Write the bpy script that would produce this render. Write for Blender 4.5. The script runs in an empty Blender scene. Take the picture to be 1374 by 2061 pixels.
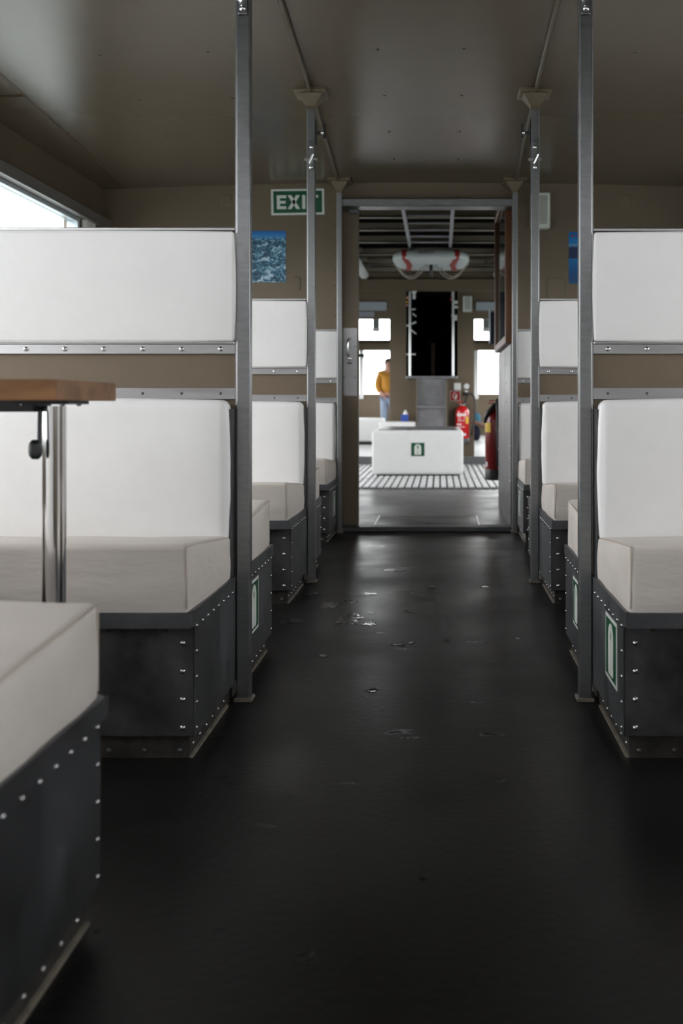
import bpy, bmesh, math, random
from mathutils import Vector, Matrix

random.seed(7)
SC = bpy.context.scene
COL = SC.collection
EYE = 0.75            # camera height above the cabin floor (metres)
F = 2000.0            # focal length in pixels of the 1374x2061 frame
VX, VY = 885.0, 815.0 # vanishing point of the aisle in the frame

# ------------------------------------------------------------------ camera
cam = bpy.data.cameras.new('camera')
cam.sensor_fit = 'VERTICAL'
cam.sensor_height = 36.0
cam.sensor_width = 24.0
cam.lens = 36.0 * F / 2061.0
cam.shift_x = (687.0 - VX) / 2061.0
cam.shift_y = (VY - 1030.5) / 2061.0
cam.clip_start = 0.05
cam.clip_end = 3000
cam.dof.use_dof = True
cam.dof.focus_distance = 3.0
cam.dof.aperture_fstop = 3.8
camo = bpy.data.objects.new('camera', cam)
COL.objects.link(camo)
camo.location = (0, 0, EYE)
camo.rotation_euler = (math.pi / 2, 0, 0)
SC.camera = camo

# ------------------------------------------------------------------ sky, exposure
W = bpy.data.worlds.new('overcast_sky')
SC.world = W
W.use_nodes = True
bg = W.node_tree.nodes['Background']
bg.inputs[0].default_value = (1.0, 0.988, 0.992, 1)
bg.inputs[1].default_value = 3.0
SC.view_settings.view_transform = 'Standard'
SC.view_settings.look = 'None'
SC.view_settings.gamma = 1.0
SC.view_settings.use_curve_mapping = False
SC.view_settings.exposure = 1.34

# daylight portals in the window openings (sampling of the sky only; they give no light of their own)
def portal(cx, cy, cz, sx, sy, direction):
    l = bpy.data.lights.new('window_daylight', 'AREA')
    l.shape = 'RECTANGLE'
    l.size, l.size_y = sx, sy
    l.cycles.is_portal = True
    o = bpy.data.objects.new('window_daylight', l)
    COL.objects.link(o)
    o.location = (cx, cy, cz)
    o.rotation_euler = Vector(direction).to_track_quat('-Z', 'Z').to_euler()

# ------------------------------------------------------------------ materials
def lin(c):
    return tuple((v / 255.0 / 12.92) if v / 255.0 <= 0.04045 else ((v / 255.0 + 0.055) / 1.055) ** 2.4 for v in c)

MATS = {}
def mat(name, col, rough=0.5, metal=0.0, var=0.0, vscale=6.0, bump=0.0, bscale=60.0, stretch=(1, 1, 1), rvar=0.0, spec=0.5, coat=0.0, col2=None):
    if name in MATS:
        return MATS[name]
    m = bpy.data.materials.new(name)
    m.use_nodes = True
    nt = m.node_tree
    b = nt.nodes['Principled BSDF']
    b.inputs['Roughness'].default_value = rough
    b.inputs['Metallic'].default_value = metal
    b.inputs['Specular IOR Level'].default_value = spec
    b.inputs['Coat Weight'].default_value = coat
    b.inputs['Coat Roughness'].default_value = 0.15
    b.inputs['Base Color'].default_value = (*col, 1)
    tc = nt.nodes.new('ShaderNodeTexCoord')
    mp = nt.nodes.new('ShaderNodeMapping')
    mp.inputs['Scale'].default_value = stretch
    nt.links.new(tc.outputs['Object'], mp.inputs['Vector'])
    if var > 0 or rvar > 0:
        n = nt.nodes.new('ShaderNodeTexNoise')
        n.inputs['Scale'].default_value = vscale
        n.inputs['Detail'].default_value = 6
        n.inputs['Roughness'].default_value = 0.65
        nt.links.new(mp.outputs[0], n.inputs['Vector'])
        if var > 0:
            r = nt.nodes.new('ShaderNodeValToRGB')
            c2 = col2 if col2 else tuple(min(1, v * (1 + var)) for v in col)
            r.color_ramp.elements[0].color = (*[v * (1 - var) for v in col], 1)
            r.color_ramp.elements[1].color = (*c2, 1)
            r.color_ramp.elements[0].position = 0.3
            r.color_ramp.elements[1].position = 0.72
            nt.links.new(n.outputs['Fac'], r.inputs['Fac'])
            nt.links.new(r.outputs['Color'], b.inputs['Base Color'])
        if rvar > 0:
            mr = nt.nodes.new('ShaderNodeMapRange')
            mr.inputs['From Min'].default_value = 0.3
            mr.inputs['From Max'].default_value = 0.7
            mr.inputs['To Min'].default_value = max(0.03, rough - rvar)
            mr.inputs['To Max'].default_value = min(1, rough + rvar)
            nt.links.new(n.outputs['Fac'], mr.inputs['Value'])
            nt.links.new(mr.outputs[0], b.inputs['Roughness'])
    if bump > 0:
        n2 = nt.nodes.new('ShaderNodeTexNoise')
        n2.inputs['Scale'].default_value = bscale
        n2.inputs['Detail'].default_value = 4
        nt.links.new(mp.outputs[0], n2.inputs['Vector'])
        bp = nt.nodes.new('ShaderNodeBump')
        bp.inputs['Strength'].default_value = bump
        bp.inputs['Distance'].default_value = 0.01
        nt.links.new(n2.outputs['Fac'], bp.inputs['Height'])
        nt.links.new(bp.outputs[0], b.inputs['Normal'])
    MATS[name] = m
    return m

KHAKI = (0.155, 0.118, 0.078)
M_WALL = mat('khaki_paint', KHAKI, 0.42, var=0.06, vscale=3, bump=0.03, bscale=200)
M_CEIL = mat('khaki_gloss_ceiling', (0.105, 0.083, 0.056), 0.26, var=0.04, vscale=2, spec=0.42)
M_PANEL = mat('khaki_panel', (0.165, 0.122, 0.080), 0.55, var=0.05, vscale=8)
M_VINYL = mat('white_vinyl', (0.87, 0.86, 0.862), 0.48, bump=0.10, bscale=9, var=0.02, vscale=12, spec=0.35)
M_SEAT = mat('offwhite_vinyl', (0.67, 0.612, 0.57), 0.5, bump=0.42, bscale=12, var=0.05, vscale=5, stretch=(0.5, 1, 2.2), spec=0.35)
M_SEAM = mat('beige_seam', (0.55, 0.47, 0.41), 0.7)
M_ALU = mat('brushed_aluminium', (0.235, 0.235, 0.243), 0.38, metal=1.0, var=0.16, vscale=14, stretch=(1, 1, 5), rvar=0.10, bump=0.04, bscale=120)
M_RAIL = mat('aluminium_rail', (0.42, 0.415, 0.425), 0.36, metal=1.0, var=0.10, vscale=14, stretch=(0.2, 1, 3), rvar=0.08)
M_STEEL = mat('dark_sheet_steel', (0.13, 0.133, 0.143), 0.46, metal=0.85, var=0.30, vscale=7, rvar=0.10, bump=0.05, bscale=40)
M_BOX = mat('worn_bench_steel', (0.085, 0.08, 0.082), 0.5, metal=0.7, var=0.45, vscale=9, rvar=0.1, bump=0.1, bscale=30)
M_KICK = mat('dirty_plinth', (0.05, 0.045, 0.04), 0.6, metal=0.4, var=0.6, vscale=18)
M_SEAL = mat('sealant', (0.22, 0.19, 0.155), 0.8, var=0.4, vscale=30)
M_CHROME = mat('chrome', (0.78, 0.78, 0.79), 0.10, metal=1.0)
M_RIVET = mat('rivet_steel', (0.62, 0.62, 0.64), 0.22, metal=1.0)
M_DARK = mat('recess_shade', (0.006, 0.006, 0.007), 0.8, spec=0.05)  # near-black that stands for shade inside the stair recess
M_BLACK = mat('black_plastic', (0.02, 0.02, 0.022), 0.45)
M_BLACKMETAL = mat('black_metal', (0.03, 0.032, 0.036), 0.4, metal=0.3)
M_WHITE = mat('white_paint', (0.80, 0.80, 0.80), 0.4)
M_GREYSIGN = mat('grey_metal_plate', (0.40, 0.44, 0.48), 0.4)
M_RED = mat('fire_red', (0.55, 0.012, 0.014), 0.25, coat=0.5)
M_YELLOW = mat('yellow_label', (0.75, 0.48, 0.02), 0.5)
M_GREEN = mat('sign_green', lin((0, 78, 50)), 0.4)
M_SIGNW = mat('sign_white', (0.72, 0.74, 0.70), 0.4)
M_CREAM = mat('speaker_white', (0.66, 0.68, 0.62), 0.5)
M_GRILLE = mat('speaker_grille', (0.42, 0.44, 0.40), 0.6, bump=0.6, bscale=300)
M_BROWNWOOD = mat('dark_varnished_wood', (0.12, 0.042, 0.010), 0.35, var=0.35, vscale=9, stretch=(6, 6, 0.6))
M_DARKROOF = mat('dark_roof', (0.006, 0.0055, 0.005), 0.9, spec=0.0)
M_BEAM = mat('khaki_beam', (0.22, 0.185, 0.14), 0.4)
M_SLAT = mat('white_grating', (0.72, 0.72, 0.73), 0.45, var=0.12, vscale=6)
M_DECK = mat('grey_deck', (0.10, 0.098, 0.10), 0.36, var=0.2, vscale=3, rvar=0.06)
M_STEP = mat('steel_step', (0.36, 0.36, 0.38), 0.36, metal=0.9, var=0.2, vscale=6, rvar=0.1)
M_LIGHTFLOOR = mat('light_floor', (0.5, 0.5, 0.51), 0.35)
M_ROPE = mat('pale_rope', (0.42, 0.38, 0.32), 0.8)
M_FLOATRED = mat('dark_red_band', (0.30, 0.02, 0.02), 0.5)
M_NAVY = mat('navy', (0.007, 0.009, 0.022), 0.6, spec=0.2)
M_GLASSY = mat('dark_glass', (0.03, 0.035, 0.045), 0.06)
M_SKIN = mat('skin', (0.55, 0.30, 0.22), 0.5)
M_HAIR = mat('dark_hair', (0.02, 0.017, 0.015), 0.5)
M_MUSTARD = mat('mustard_cloth', (0.44, 0.20, 0.022), 0.8, bump=0.3, bscale=25)
M_JEANS = mat('light_denim', (0.24, 0.30, 0.40), 0.8, var=0.2, vscale=20)
M_SHOE = mat('dark_shoe', (0.03, 0.03, 0.03), 0.6)
M_TEAL = mat('teal_fabric', (0.03, 0.13, 0.20), 0.8)
M_BROWNLEATHER = mat('brown_leather', (0.13, 0.06, 0.04), 0.6)
M_BLUE = mat('blue_card', (0.03, 0.08, 0.36), 0.5)

def floor_material():
    m = bpy.data.materials.new('scuffed_dark_floor')
    m.use_nodes = True
    nt = m.node_tree
    b = nt.nodes['Principled BSDF']
    b.inputs['Specular IOR Level'].default_value = 0.24
    tc = nt.nodes.new('ShaderNodeTexCoord')
    n1 = nt.nodes.new('ShaderNodeTexNoise'); n1.inputs['Scale'].default_value = 2.2; n1.inputs['Detail'].default_value = 8
    n2 = nt.nodes.new('ShaderNodeTexNoise'); n2.inputs['Scale'].default_value = 60; n2.inputs['Detail'].default_value = 3
    n3 = nt.nodes.new('ShaderNodeTexNoise'); n3.inputs['Scale'].default_value = 4.6; n3.inputs['Detail'].default_value = 9; n3.inputs['Roughness'].default_value = 0.72
    for n in (n1, n2, n3):
        nt.links.new(tc.outputs['Object'], n.inputs['Vector'])
    ms = nt.nodes.new('ShaderNodeMapping'); ms.inputs['Scale'].default_value = (0.8, 1.5, 1)
    nt.links.new(tc.outputs['Object'], ms.inputs[0]); nt.links.new(ms.outputs[0], n3.inputs['Vector'])
    r = nt.nodes.new('ShaderNodeValToRGB')
    r.color_ramp.elements[0].color = (0.006, 0.0057, 0.0056, 1); r.color_ramp.elements[0].position = 0.3
    r.color_ramp.elements[1].color = (0.013, 0.0122, 0.0120, 1); r.color_ramp.elements[1].position = 0.7
    nt.links.new(n1.outputs['Fac'], r.inputs['Fac'])
    # worn-through flakes: darker, wetter spots
    fl = nt.nodes.new('ShaderNodeValToRGB')
    fl.color_ramp.elements[0].position = 0.63; fl.color_ramp.elements[0].color = (0, 0, 0, 1)
    fl.color_ramp.elements[1].position = 0.645; fl.color_ramp.elements[1].color = (1, 1, 1, 1)
    nt.links.new(n3.outputs['Fac'], fl.inputs['Fac'])
    mx = nt.nodes.new('ShaderNodeMix'); mx.data_type = 'RGBA'
    nt.links.new(fl.outputs['Color'], mx.inputs['Factor'])
    nt.links.new(r.outputs['Color'], mx.inputs['A'])
    mx.inputs['B'].default_value = (0.005, 0.005, 0.005, 1)
    nt.links.new(mx.outputs['Result'], b.inputs['Base Color'])
    mr = nt.nodes.new('ShaderNodeMapRange')
    mr.inputs['From Min'].default_value = 0.3; mr.inputs['From Max'].default_value = 0.7
    mr.inputs['To Min'].default_value = 0.26; mr.inputs['To Max'].default_value = 0.44
    nt.links.new(n1.outputs['Fac'], mr.inputs['Value'])
    sub = nt.nodes.new('ShaderNodeMath'); sub.operation = 'MULTIPLY_ADD'
    nt.links.new(fl.outputs['Color'], sub.inputs[0]); sub.inputs[1].default_value = -0.16
    nt.links.new(mr.outputs[0], sub.inputs[2])
    nt.links.new(sub.outputs[0], b.inputs['Roughness'])
    ad = nt.nodes.new('ShaderNodeMath'); ad.operation = 'MULTIPLY_ADD'
    nt.links.new(fl.outputs['Color'], ad.inputs[0]); ad.inputs[1].default_value = -1.2
    nt.links.new(n2.outputs['Fac'], ad.inputs[2])
    bp = nt.nodes.new('ShaderNodeBump'); bp.inputs['Strength'].default_value = 0.12; bp.inputs['Distance'].default_value = 0.006
    nt.links.new(ad.outputs[0], bp.inputs['Height'])
    nt.links.new(bp.outputs[0], b.inputs['Normal'])
    return m
M_FLOOR = floor_material()

def wood_material():
    m = bpy.data.materials.new('oiled_table_wood')
    m.use_nodes = True
    nt = m.node_tree
    b = nt.nodes['Principled BSDF']
    b.inputs['Roughness'].default_value = 0.45
    tc = nt.nodes.new('ShaderNodeTexCoord')
    mp = nt.nodes.new('ShaderNodeMapping'); mp.inputs['Scale'].default_value = (0.7, 3.0, 5.0)
    n = nt.nodes.new('ShaderNodeTexNoise'); n.inputs['Scale'].default_value = 5; n.inputs['Detail'].default_value = 7; n.inputs['Distortion'].default_value = 0.6
    r = nt.nodes.new('ShaderNodeValToRGB')
    r.color_ramp.elements[0].color = (0.17, 0.07, 0.022, 1); r.color_ramp.elements[0].position = 0.3
    r.color_ramp.elements[1].color = (0.35, 0.168, 0.062, 1); r.color_ramp.elements[1].position = 0.68
    nt.links.new(tc.outputs['Object'], mp.inputs[0]); nt.links.new(mp.outputs[0], n.inputs['Vector'])
    nt.links.new(n.outputs['Fac'], r.inputs[0]); nt.links.new(r.outputs[0], b.inputs['Base Color'])
    return m
M_WOOD = wood_material()

def glass_material():
    m = bpy.data.materials.new('window_glass')
    m.use_nodes = True
    nt = m.node_tree
    nt.nodes.remove(nt.nodes['Principled BSDF'])
    out = nt.nodes['Material Output']
    t = nt.nodes.new('ShaderNodeBsdfTransparent'); t.inputs[0].default_value = (0.94, 0.96, 0.96, 1)
    g = nt.nodes.new('ShaderNodeBsdfGlossy'); g.inputs['Roughness'].default_value = 0.02
    fr = nt.nodes.new('ShaderNodeFresnel'); 
    ge = nt.nodes.new('ShaderNodeNewGeometry')
    mi = nt.nodes.new('ShaderNodeMapRange'); mi.inputs['To Min'].default_value = 1.35; mi.inputs['To Max'].default_value = 1 / 1.35
    nt.links.new(ge.outputs['Backfacing'], mi.inputs['Value']); nt.links.new(mi.outputs[0], fr.inputs['IOR'])
    mx = nt.nodes.new('ShaderNodeMixShader')
    nt.links.new(fr.outputs[0], mx.inputs[0]); nt.links.new(t.outputs[0], mx.inputs[1]); nt.links.new(g.outputs[0], mx.inputs[2])
    nt.links.new(mx.outputs[0], out.inputs[0])
    return m
M_GLASS = glass_material()

def ramp_material(name, axis_stops, noise_mix=None):
    m = bpy.data.materials.new(name)
    m.use_nodes = True
    nt = m.node_tree
    b = nt.nodes['Principled BSDF']; b.inputs['Roughness'].default_value = 0.35
    tc = nt.nodes.new('ShaderNodeTexCoord')
    sp = nt.nodes.new('ShaderNodeSeparateXYZ')
    nt.links.new(tc.outputs['Generated'], sp.inputs[0])
    r = nt.nodes.new('ShaderNodeValToRGB')
    els = r.color_ramp.elements
    while len(els) < len(axis_stops):
        els.new(0.5)
    for e, (p, c) in zip(els, axis_stops):
        e.position = p; e.color = (*lin(c), 1)
    if noise_mix == 'wobble':
        n = nt.nodes.new('ShaderNodeTexNoise'); n.inputs['Scale'].default_value = 5
        nt.links.new(tc.outputs['Generated'], n.inputs['Vector'])
        ma = nt.nodes.new('ShaderNodeMath'); ma.operation = 'MULTIPLY_ADD'; ma.inputs[1].default_value = 0.06
        nt.links.new(n.outputs['Fac'], ma.inputs[0]); nt.links.new(sp.outputs['Z'], ma.inputs[2])
        sb = nt.nodes.new('ShaderNodeMath'); sb.operation = 'SUBTRACT'; sb.inputs[1].default_value = 0.03
        nt.links.new(ma.outputs[0], sb.inputs[0]); nt.links.new(sb.outputs[0], r.inputs['Fac'])
        nt.links.new(r.outputs[0], b.inputs['Base Color'])
        return m
    nt.links.new(sp.outputs['Z'], r.inputs['Fac'])
    # snowy ridges under the sky
    mp = nt.nodes.new('ShaderNodeMapping'); mp.inputs['Scale'].default_value = (1.0, 1.0, 1.7)
    nt.links.new(tc.outputs['Generated'], mp.inputs[0])
    n = nt.nodes.new('ShaderNodeTexNoise'); n.inputs['Scale'].default_value = 7.5; n.inputs['Detail'].default_value = 9
    n.inputs['Roughness'].default_value = 0.7; n.inputs['Distortion'].default_value = 1.3
    nt.links.new(mp.outputs[0], n.inputs['Vector'])
    r2 = nt.nodes.new('ShaderNodeValToRGB')
    for e, (p, c) in zip((r2.color_ramp.elements[0], r2.color_ramp.elements[1]), ((0.40, (4, 44, 62)), (0.60, (214, 226, 238)))):
        e.position = p; e.color = (*lin(c), 1)
    for p, c in ((0.455, (14, 92, 112)), (0.485, (84, 92, 120)), (0.52, (34, 124, 160)), (0.555, (120, 180, 206))):
        e = r2.color_ramp.elements.new(p); e.color = (*lin(c), 1)
    nt.links.new(n.outputs['Fac'], r2.inputs[0])
    ms = nt.nodes.new('ShaderNodeMapRange'); ms.inputs['From Min'].default_value = 0.82; ms.inputs['From Max'].default_value = 0.9
    ma = nt.nodes.new('ShaderNodeMath'); ma.operation = 'MULTIPLY_ADD'; ma.inputs[1].default_value = 0.12
    nt.links.new(n.outputs['Fac'], ma.inputs[0]); nt.links.new(sp.outputs['Z'], ma.inputs[2])
    sb = nt.nodes.new('ShaderNodeMath'); sb.operation = 'SUBTRACT'; sb.inputs[1].default_value = 0.06
    nt.links.new(ma.outputs[0], sb.inputs[0]); nt.links.new(sb.outputs[0], ms.inputs['Value'])
    mx = nt.nodes.new('ShaderNodeMix'); mx.data_type = 'RGBA'
    nt.links.new(ms.outputs[0], mx.inputs['Factor']); nt.links.new(r2.outputs[0], mx.inputs['A']); nt.links.new(r.outputs[0], mx.inputs['B'])
    nt.links.new(mx.outputs['Result'], b.inputs['Base Color'])
    return m
M_POSTER_A = ramp_material('alpine_panorama_print', [(0.0, (120, 160, 190)), (0.88, (70, 150, 210)), (1.0, (6, 96, 180))])
M_POSTER_B = ramp_material('blue_lake_print', [(0.0, (10, 88, 128)), (0.08, (6, 70, 120)), (0.30, (0, 92, 158)), (0.485, (8, 118, 182)), (0.50, (14, 40, 78)), (0.70, (18, 44, 96)), (0.745, (120, 170, 206)), (0.78, (20, 130, 200)), (1.0, (4, 110, 190))], 'wobble')

# ------------------------------------------------------------------ mesh helpers
def Z(rel):                       # height given from eye level -> world
    return EYE + rel
def at(px, py, d):                # a point seen at pixel (px, py) at distance d
    return Vector(((px - VX) / F * d, d, EYE + (VY - py) / F * d))

class MB:
    def __init__(self):
        self.bm = bmesh.new()
    def box(self, x0, x1, y0, y1, z0, z1, bevel=0.0, seg=1):
        r = bmesh.ops.create_cube(self.bm, size=1.0)
        vs = r['verts']
        for v in vs:
            v.co = Vector(((x0 + x1) / 2 + v.co.x * abs(x1 - x0), (y0 + y1) / 2 + v.co.y * abs(y1 - y0), (z0 + z1) / 2 + v.co.z * abs(z1 - z0)))
        if bevel > 0:
            es = list({e for v in vs for e in v.link_edges})
            bmesh.ops.bevel(self.bm, geom=es, offset=bevel, segments=seg, affect='EDGES', profile=0.5)
        return self
    def prism(self, pts, axis, a0, a1):
        """extrude polygon pts (2-D) along axis: 'x' pts=(y,z), 'y' pts=(x,z), 'z' pts=(x,y)"""
        def P(p, a):
            return {'x': (a, p[0], p[1]), 'y': (p[0], a, p[1]), 'z': (p[0], p[1], a)}[axis]
        A = [self.bm.verts.new(P(p, a0)) for p in pts]
        B = [self.bm.verts.new(P(p, a1)) for p in pts]
        n = len(pts)
        self.bm.faces.new(A); self.bm.faces.new(B[::-1])
        for i in range(n):
            self.bm.faces.new((A[i], B[i], B[(i + 1) % n], A[(i + 1) % n]))
        return self
    def frustum(self, c0, s0, c1, s1):
        A = [self.bm.verts.new((c0[0] + sx * s0[0] / 2, c0[1] + sy * s0[1] / 2, c0[2])) for sx, sy in ((-1, -1), (1, -1), (1, 1), (-1, 1))]
        B = [self.bm.verts.new((c1[0] + sx * s1[0] / 2, c1[1] + sy * s1[1] / 2, c1[2])) for sx, sy in ((-1, -1), (1, -1), (1, 1), (-1, 1))]
        self.bm.faces.new(A); self.bm.faces.new(B[::-1])
        for i in range(4):
            self.bm.faces.new((A[i], B[i], B[(i + 1) % 4], A[(i + 1) % 4]))
        return self
    def lathe(self, prof, c, n=20, axis='z'):
        rings = []
        for r, h in prof:
            ring = []
            for i in range(n):
                a = 2 * math.pi * i / n
                u, v = r * math.cos(a), r * math.sin(a)
                p = {'z': (u, v, h), 'y': (u, h, v), 'x': (h, u, v)}[axis]
                ring.append(self.bm.verts.new(Vector(c) + Vector(p)))
            rings.append(ring)
        for a, b in zip(rings, rings[1:]):
            for i in range(n):
                self.bm.faces.new((a[i], a[(i + 1) % n], b[(i + 1) % n], b[i]))
        self.bm.faces.new(rings[0][::-1]); self.bm.faces.new(rings[-1])
        return self
    def cyl(self, p0, p1, r, n=14):
        return self.tube([p0, p1], r, n)
    def tube(self, pts, r, n=8):
        pts = [Vector(p) for p in pts]
        t0 = (pts[1] - pts[0]).normalized()
        up = Vector((0, 0, 1)) if abs(t0.z) < 0.9 else Vector((1, 0, 0))
        nrm = (up - t0 * up.dot(t0)).normalized()
        rings = []
        for i, p in enumerate(pts):
            t = (pts[min(i + 1, len(pts) - 1)] - pts[max(i - 1, 0)]).normalized()
            nrm = (nrm - t * nrm.dot(t)).normalized()
            bi = t.cross(nrm)
            rr = r[i] if isinstance(r, (list, tuple)) else r
            rings.append([self.bm.verts.new(p + (nrm * math.cos(2 * math.pi * k / n) + bi * math.sin(2 * math.pi * k / n)) * rr) for k in range(n)])
        for a, b in zip(rings, rings[1:]):
            for i in range(n):
                self.bm.faces.new((a[i], a[(i + 1) % n], b[(i + 1) % n], b[i]))
        self.bm.faces.new(rings[0][::-1]); self.bm.faces.new(rings[-1])
        return self
    def sphere(self, c, r, s=(1, 1, 1), seg=12, rings=8):
        q = bmesh.ops.create_uvsphere(self.bm, u_segments=seg, v_segments=rings, radius=r)
        for v in q['verts']:
            v.co = Vector(c) + Vector((v.co.x * s[0], v.co.y * s[1], v.co.z * s[2]))
        return self
    def soft(self, lo, hi, r, bulge=0.0, n=(16, 8, 8), fn=None, wr=0.0, seed=0):
        """upholstered block: rounded box with swelling faces; fn(point, u) may reshape it"""
        lo, hi = Vector(lo), Vector(hi)
        c, h = (lo + hi) / 2, (hi - lo) / 2
        from mathutils import noise
        vm = {}
        def steps(k):
            # cluster grid lines near the ends so that the rounding is resolved
            out = []
            rr = min(0.9, r / h[k])
            inner = max(2, n[k])
            for t in (0, .3, .65):
                out.append(-1 + rr * t)
            for i in range(inner + 1):
                out.append(-1 + rr + (2 - 2 * rr) * i / inner)
            for t in (.35, .7, 1):
                out.append(1 - rr + rr * t)
            return out
        S = [steps(k) for k in range(3)]
        def vert(u):
            key = (round(u[0], 5), round(u[1], 5), round(u[2], 5))
            if key in vm:
                return vm[key]
            p = Vector((u[0] * h.x, u[1] * h.y, u[2] * h.z))
            q = Vector([max(-h[k] + r, min(h[k] - r, p[k])) for k in range(3)])
            dlt = p - q
            if dlt.length > 1e-9:
                nn = dlt.normalized()
                p = q + nn * r
            else:
                nn = Vector((0, 0, 0))
            if bulge:
                for k in range(3):
                    if abs(abs(u[k]) - 1) < 1e-6:
                        a, b = [j for j in range(3) if j != k]
                        p[k] += math.copysign(bulge * (1 - u[a] ** 4) * (1 - u[b] ** 2), u[k])
            if wr:
                e = max(abs(u[0]), 0.0)
                w = noise.noise(Vector((p.x * 7 + seed, p.y * 9, p.z * 13)))
                p += nn * (wr * w)
            if fn:
                p = fn(p, u)
            v = self.bm.verts.new(c + p)
            vm[key] = v
            return v
        for k in range(3):
            a, b = (k + 1) % 3, (k + 2) % 3
            for sgn in (-1, 1):
                for i in range(len(S[a]) - 1):
                    for j in range(len(S[b]) - 1):
                        quad = []
                        for (ia, jb) in ((i, j), (i + 1, j), (i + 1, j + 1), (i, j + 1)):
                            u = [0, 0, 0]; u[k] = sgn; u[a] = S[a][ia]; u[b] = S[b][jb]
                            quad.append(vert(u))
                        if sgn < 0:
                            quad.reverse()
                        try:
                            self.bm.faces.new(quad)
                        except ValueError:
                            pass
        return self
    def build(self, name, material, parent=None, smooth=None, kind=None, label=None):
        base = Vector((0, 0, 0))
        if parent is not None:
            p = parent
            while p is not None:
                base += p.location
                p = p.parent
        bmesh.ops.recalc_face_normals(self.bm, faces=self.bm.faces[:])
        if parent is not None:
            for v in self.bm.verts:
                v.co -= base
        me = bpy.data.meshes.new(name)
        self.bm.to_mesh(me); self.bm.free()
        me.materials.append(material)
        if smooth is not None:
            me.polygons.foreach_set('use_smooth', [True] * len(me.polygons))
            if smooth < 180:
                me.set_sharp_from_angle(angle=math.radians(smooth))
        o = bpy.data.objects.new(name, me)
        COL.objects.link(o)
        if parent is not None:
            o.parent = parent
        if kind:
            o['kind'] = kind
        if label:
            o['label'] = label
        return o

def tag(o, label, cat, group=None, kind=None):
    o['label'] = label; o['category'] = cat
    if group: o['group'] = group
    if kind: o['kind'] = kind
    return o
def thing(name, loc, label, cat, group=None, kind=None):
    o = bpy.data.objects.new(name, None)
    o.empty_display_size = 0.1
    COL.objects.link(o)
    o.location = loc
    return tag(o, label, cat, group, kind)

# domed rivets share one mesh per size
RIV = {}
def rivet_mesh(r, material=None):
    material = material or M_RIVET
    key = (round(r, 5), material.name)
    if key not in RIV:
        bm = bmesh.new()
        n = 8
        prof = [(1.0, 0.0), (0.92, 0.35), (0.55, 0.62)]
        rings = [[bm.verts.new((r * a * math.cos(2 * math.pi * i / n), r * a * math.sin(2 * math.pi * i / n), r * h)) for i in range(n)] for a, h in prof]
        for a, b in zip(rings, rings[1:]):
            for i in range(n):
                bm.faces.new((a[i], a[(i + 1) % n], b[(i + 1) % n], b[i]))
        top = bm.verts.new((0, 0, r * 0.7))
        for i in range(n):
            bm.faces.new((rings[-1][i], rings[-1][(i + 1) % n], top))
        bmesh.ops.recalc_face_normals(bm, faces=bm.faces[:])
        me = bpy.data.meshes.new('rivet'); bm.to_mesh(me); bm.free()
        me.materials.append(material)
        me.polygons.foreach_set('use_smooth', [True] * len(me.polygons))
        RIV[key] = me
    return RIV[key]
ROT = {'+z': (0, 0, 0), '-z': (math.pi, 0, 0), '-y': (math.pi / 2, 0, 0), '+y': (-math.pi / 2, 0, 0), '+x': (0, math.pi / 2, 0), '-x': (0, -math.pi / 2, 0)}
def rivets(parent, pts, r, face, name='rivet', single=True, material=None):
    base = Vector((0, 0, 0)); p = parent
    while p is not None:
        base += p.location; p = p.parent
    me = rivet_mesh(r, material)
    if single:
        for q in pts:
            o = bpy.data.objects.new(name, me)
            COL.objects.link(o); o.parent = parent
            o.location = Vector(q) - base; o.rotation_euler = ROT[face]
        return
    from mathutils import Euler
    bm = bmesh.new()
    R = Euler(ROT[face]).to_matrix().to_4x4()
    for q in pts:
        k = len(bm.verts)
        bm.from_mesh(me)
        bm.verts.ensure_lookup_table()
        for v in bm.verts[k:]:
            v.co = (R @ v.co) + Vector(q) - base
    m2 = bpy.data.meshes.new(name + '_row'); bm.to_mesh(m2); bm.free()
    if not m2.materials: m2.materials.append(material or M_RIVET)
    m2.polygons.foreach_set('use_smooth', [True] * len(m2.polygons))
    o = bpy.data.objects.new(name + '_row', m2); COL.objects.link(o); o.parent = parent; o['kind'] = 'stuff'

# ================================================================== STRUCTURE
XL, XR = -2.0, 1.86                 # cabin side walls
YN, YF = -4.2, 5.92                 # rear wall and door wall
XC = (XL + XR) / 2
def ceil_z(x):                      # cambered deckhead
    return Z(1.325 - 0.011 * (x - XC) ** 2)

tag(MB().box(XL - .05, XR + .05, YN - .05, YF + 6.4, -0.06, 0.0).build('floor', M_FLOOR), 'dark scuffed floor covering running along the aisle', 'floor', kind='structure')

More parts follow.
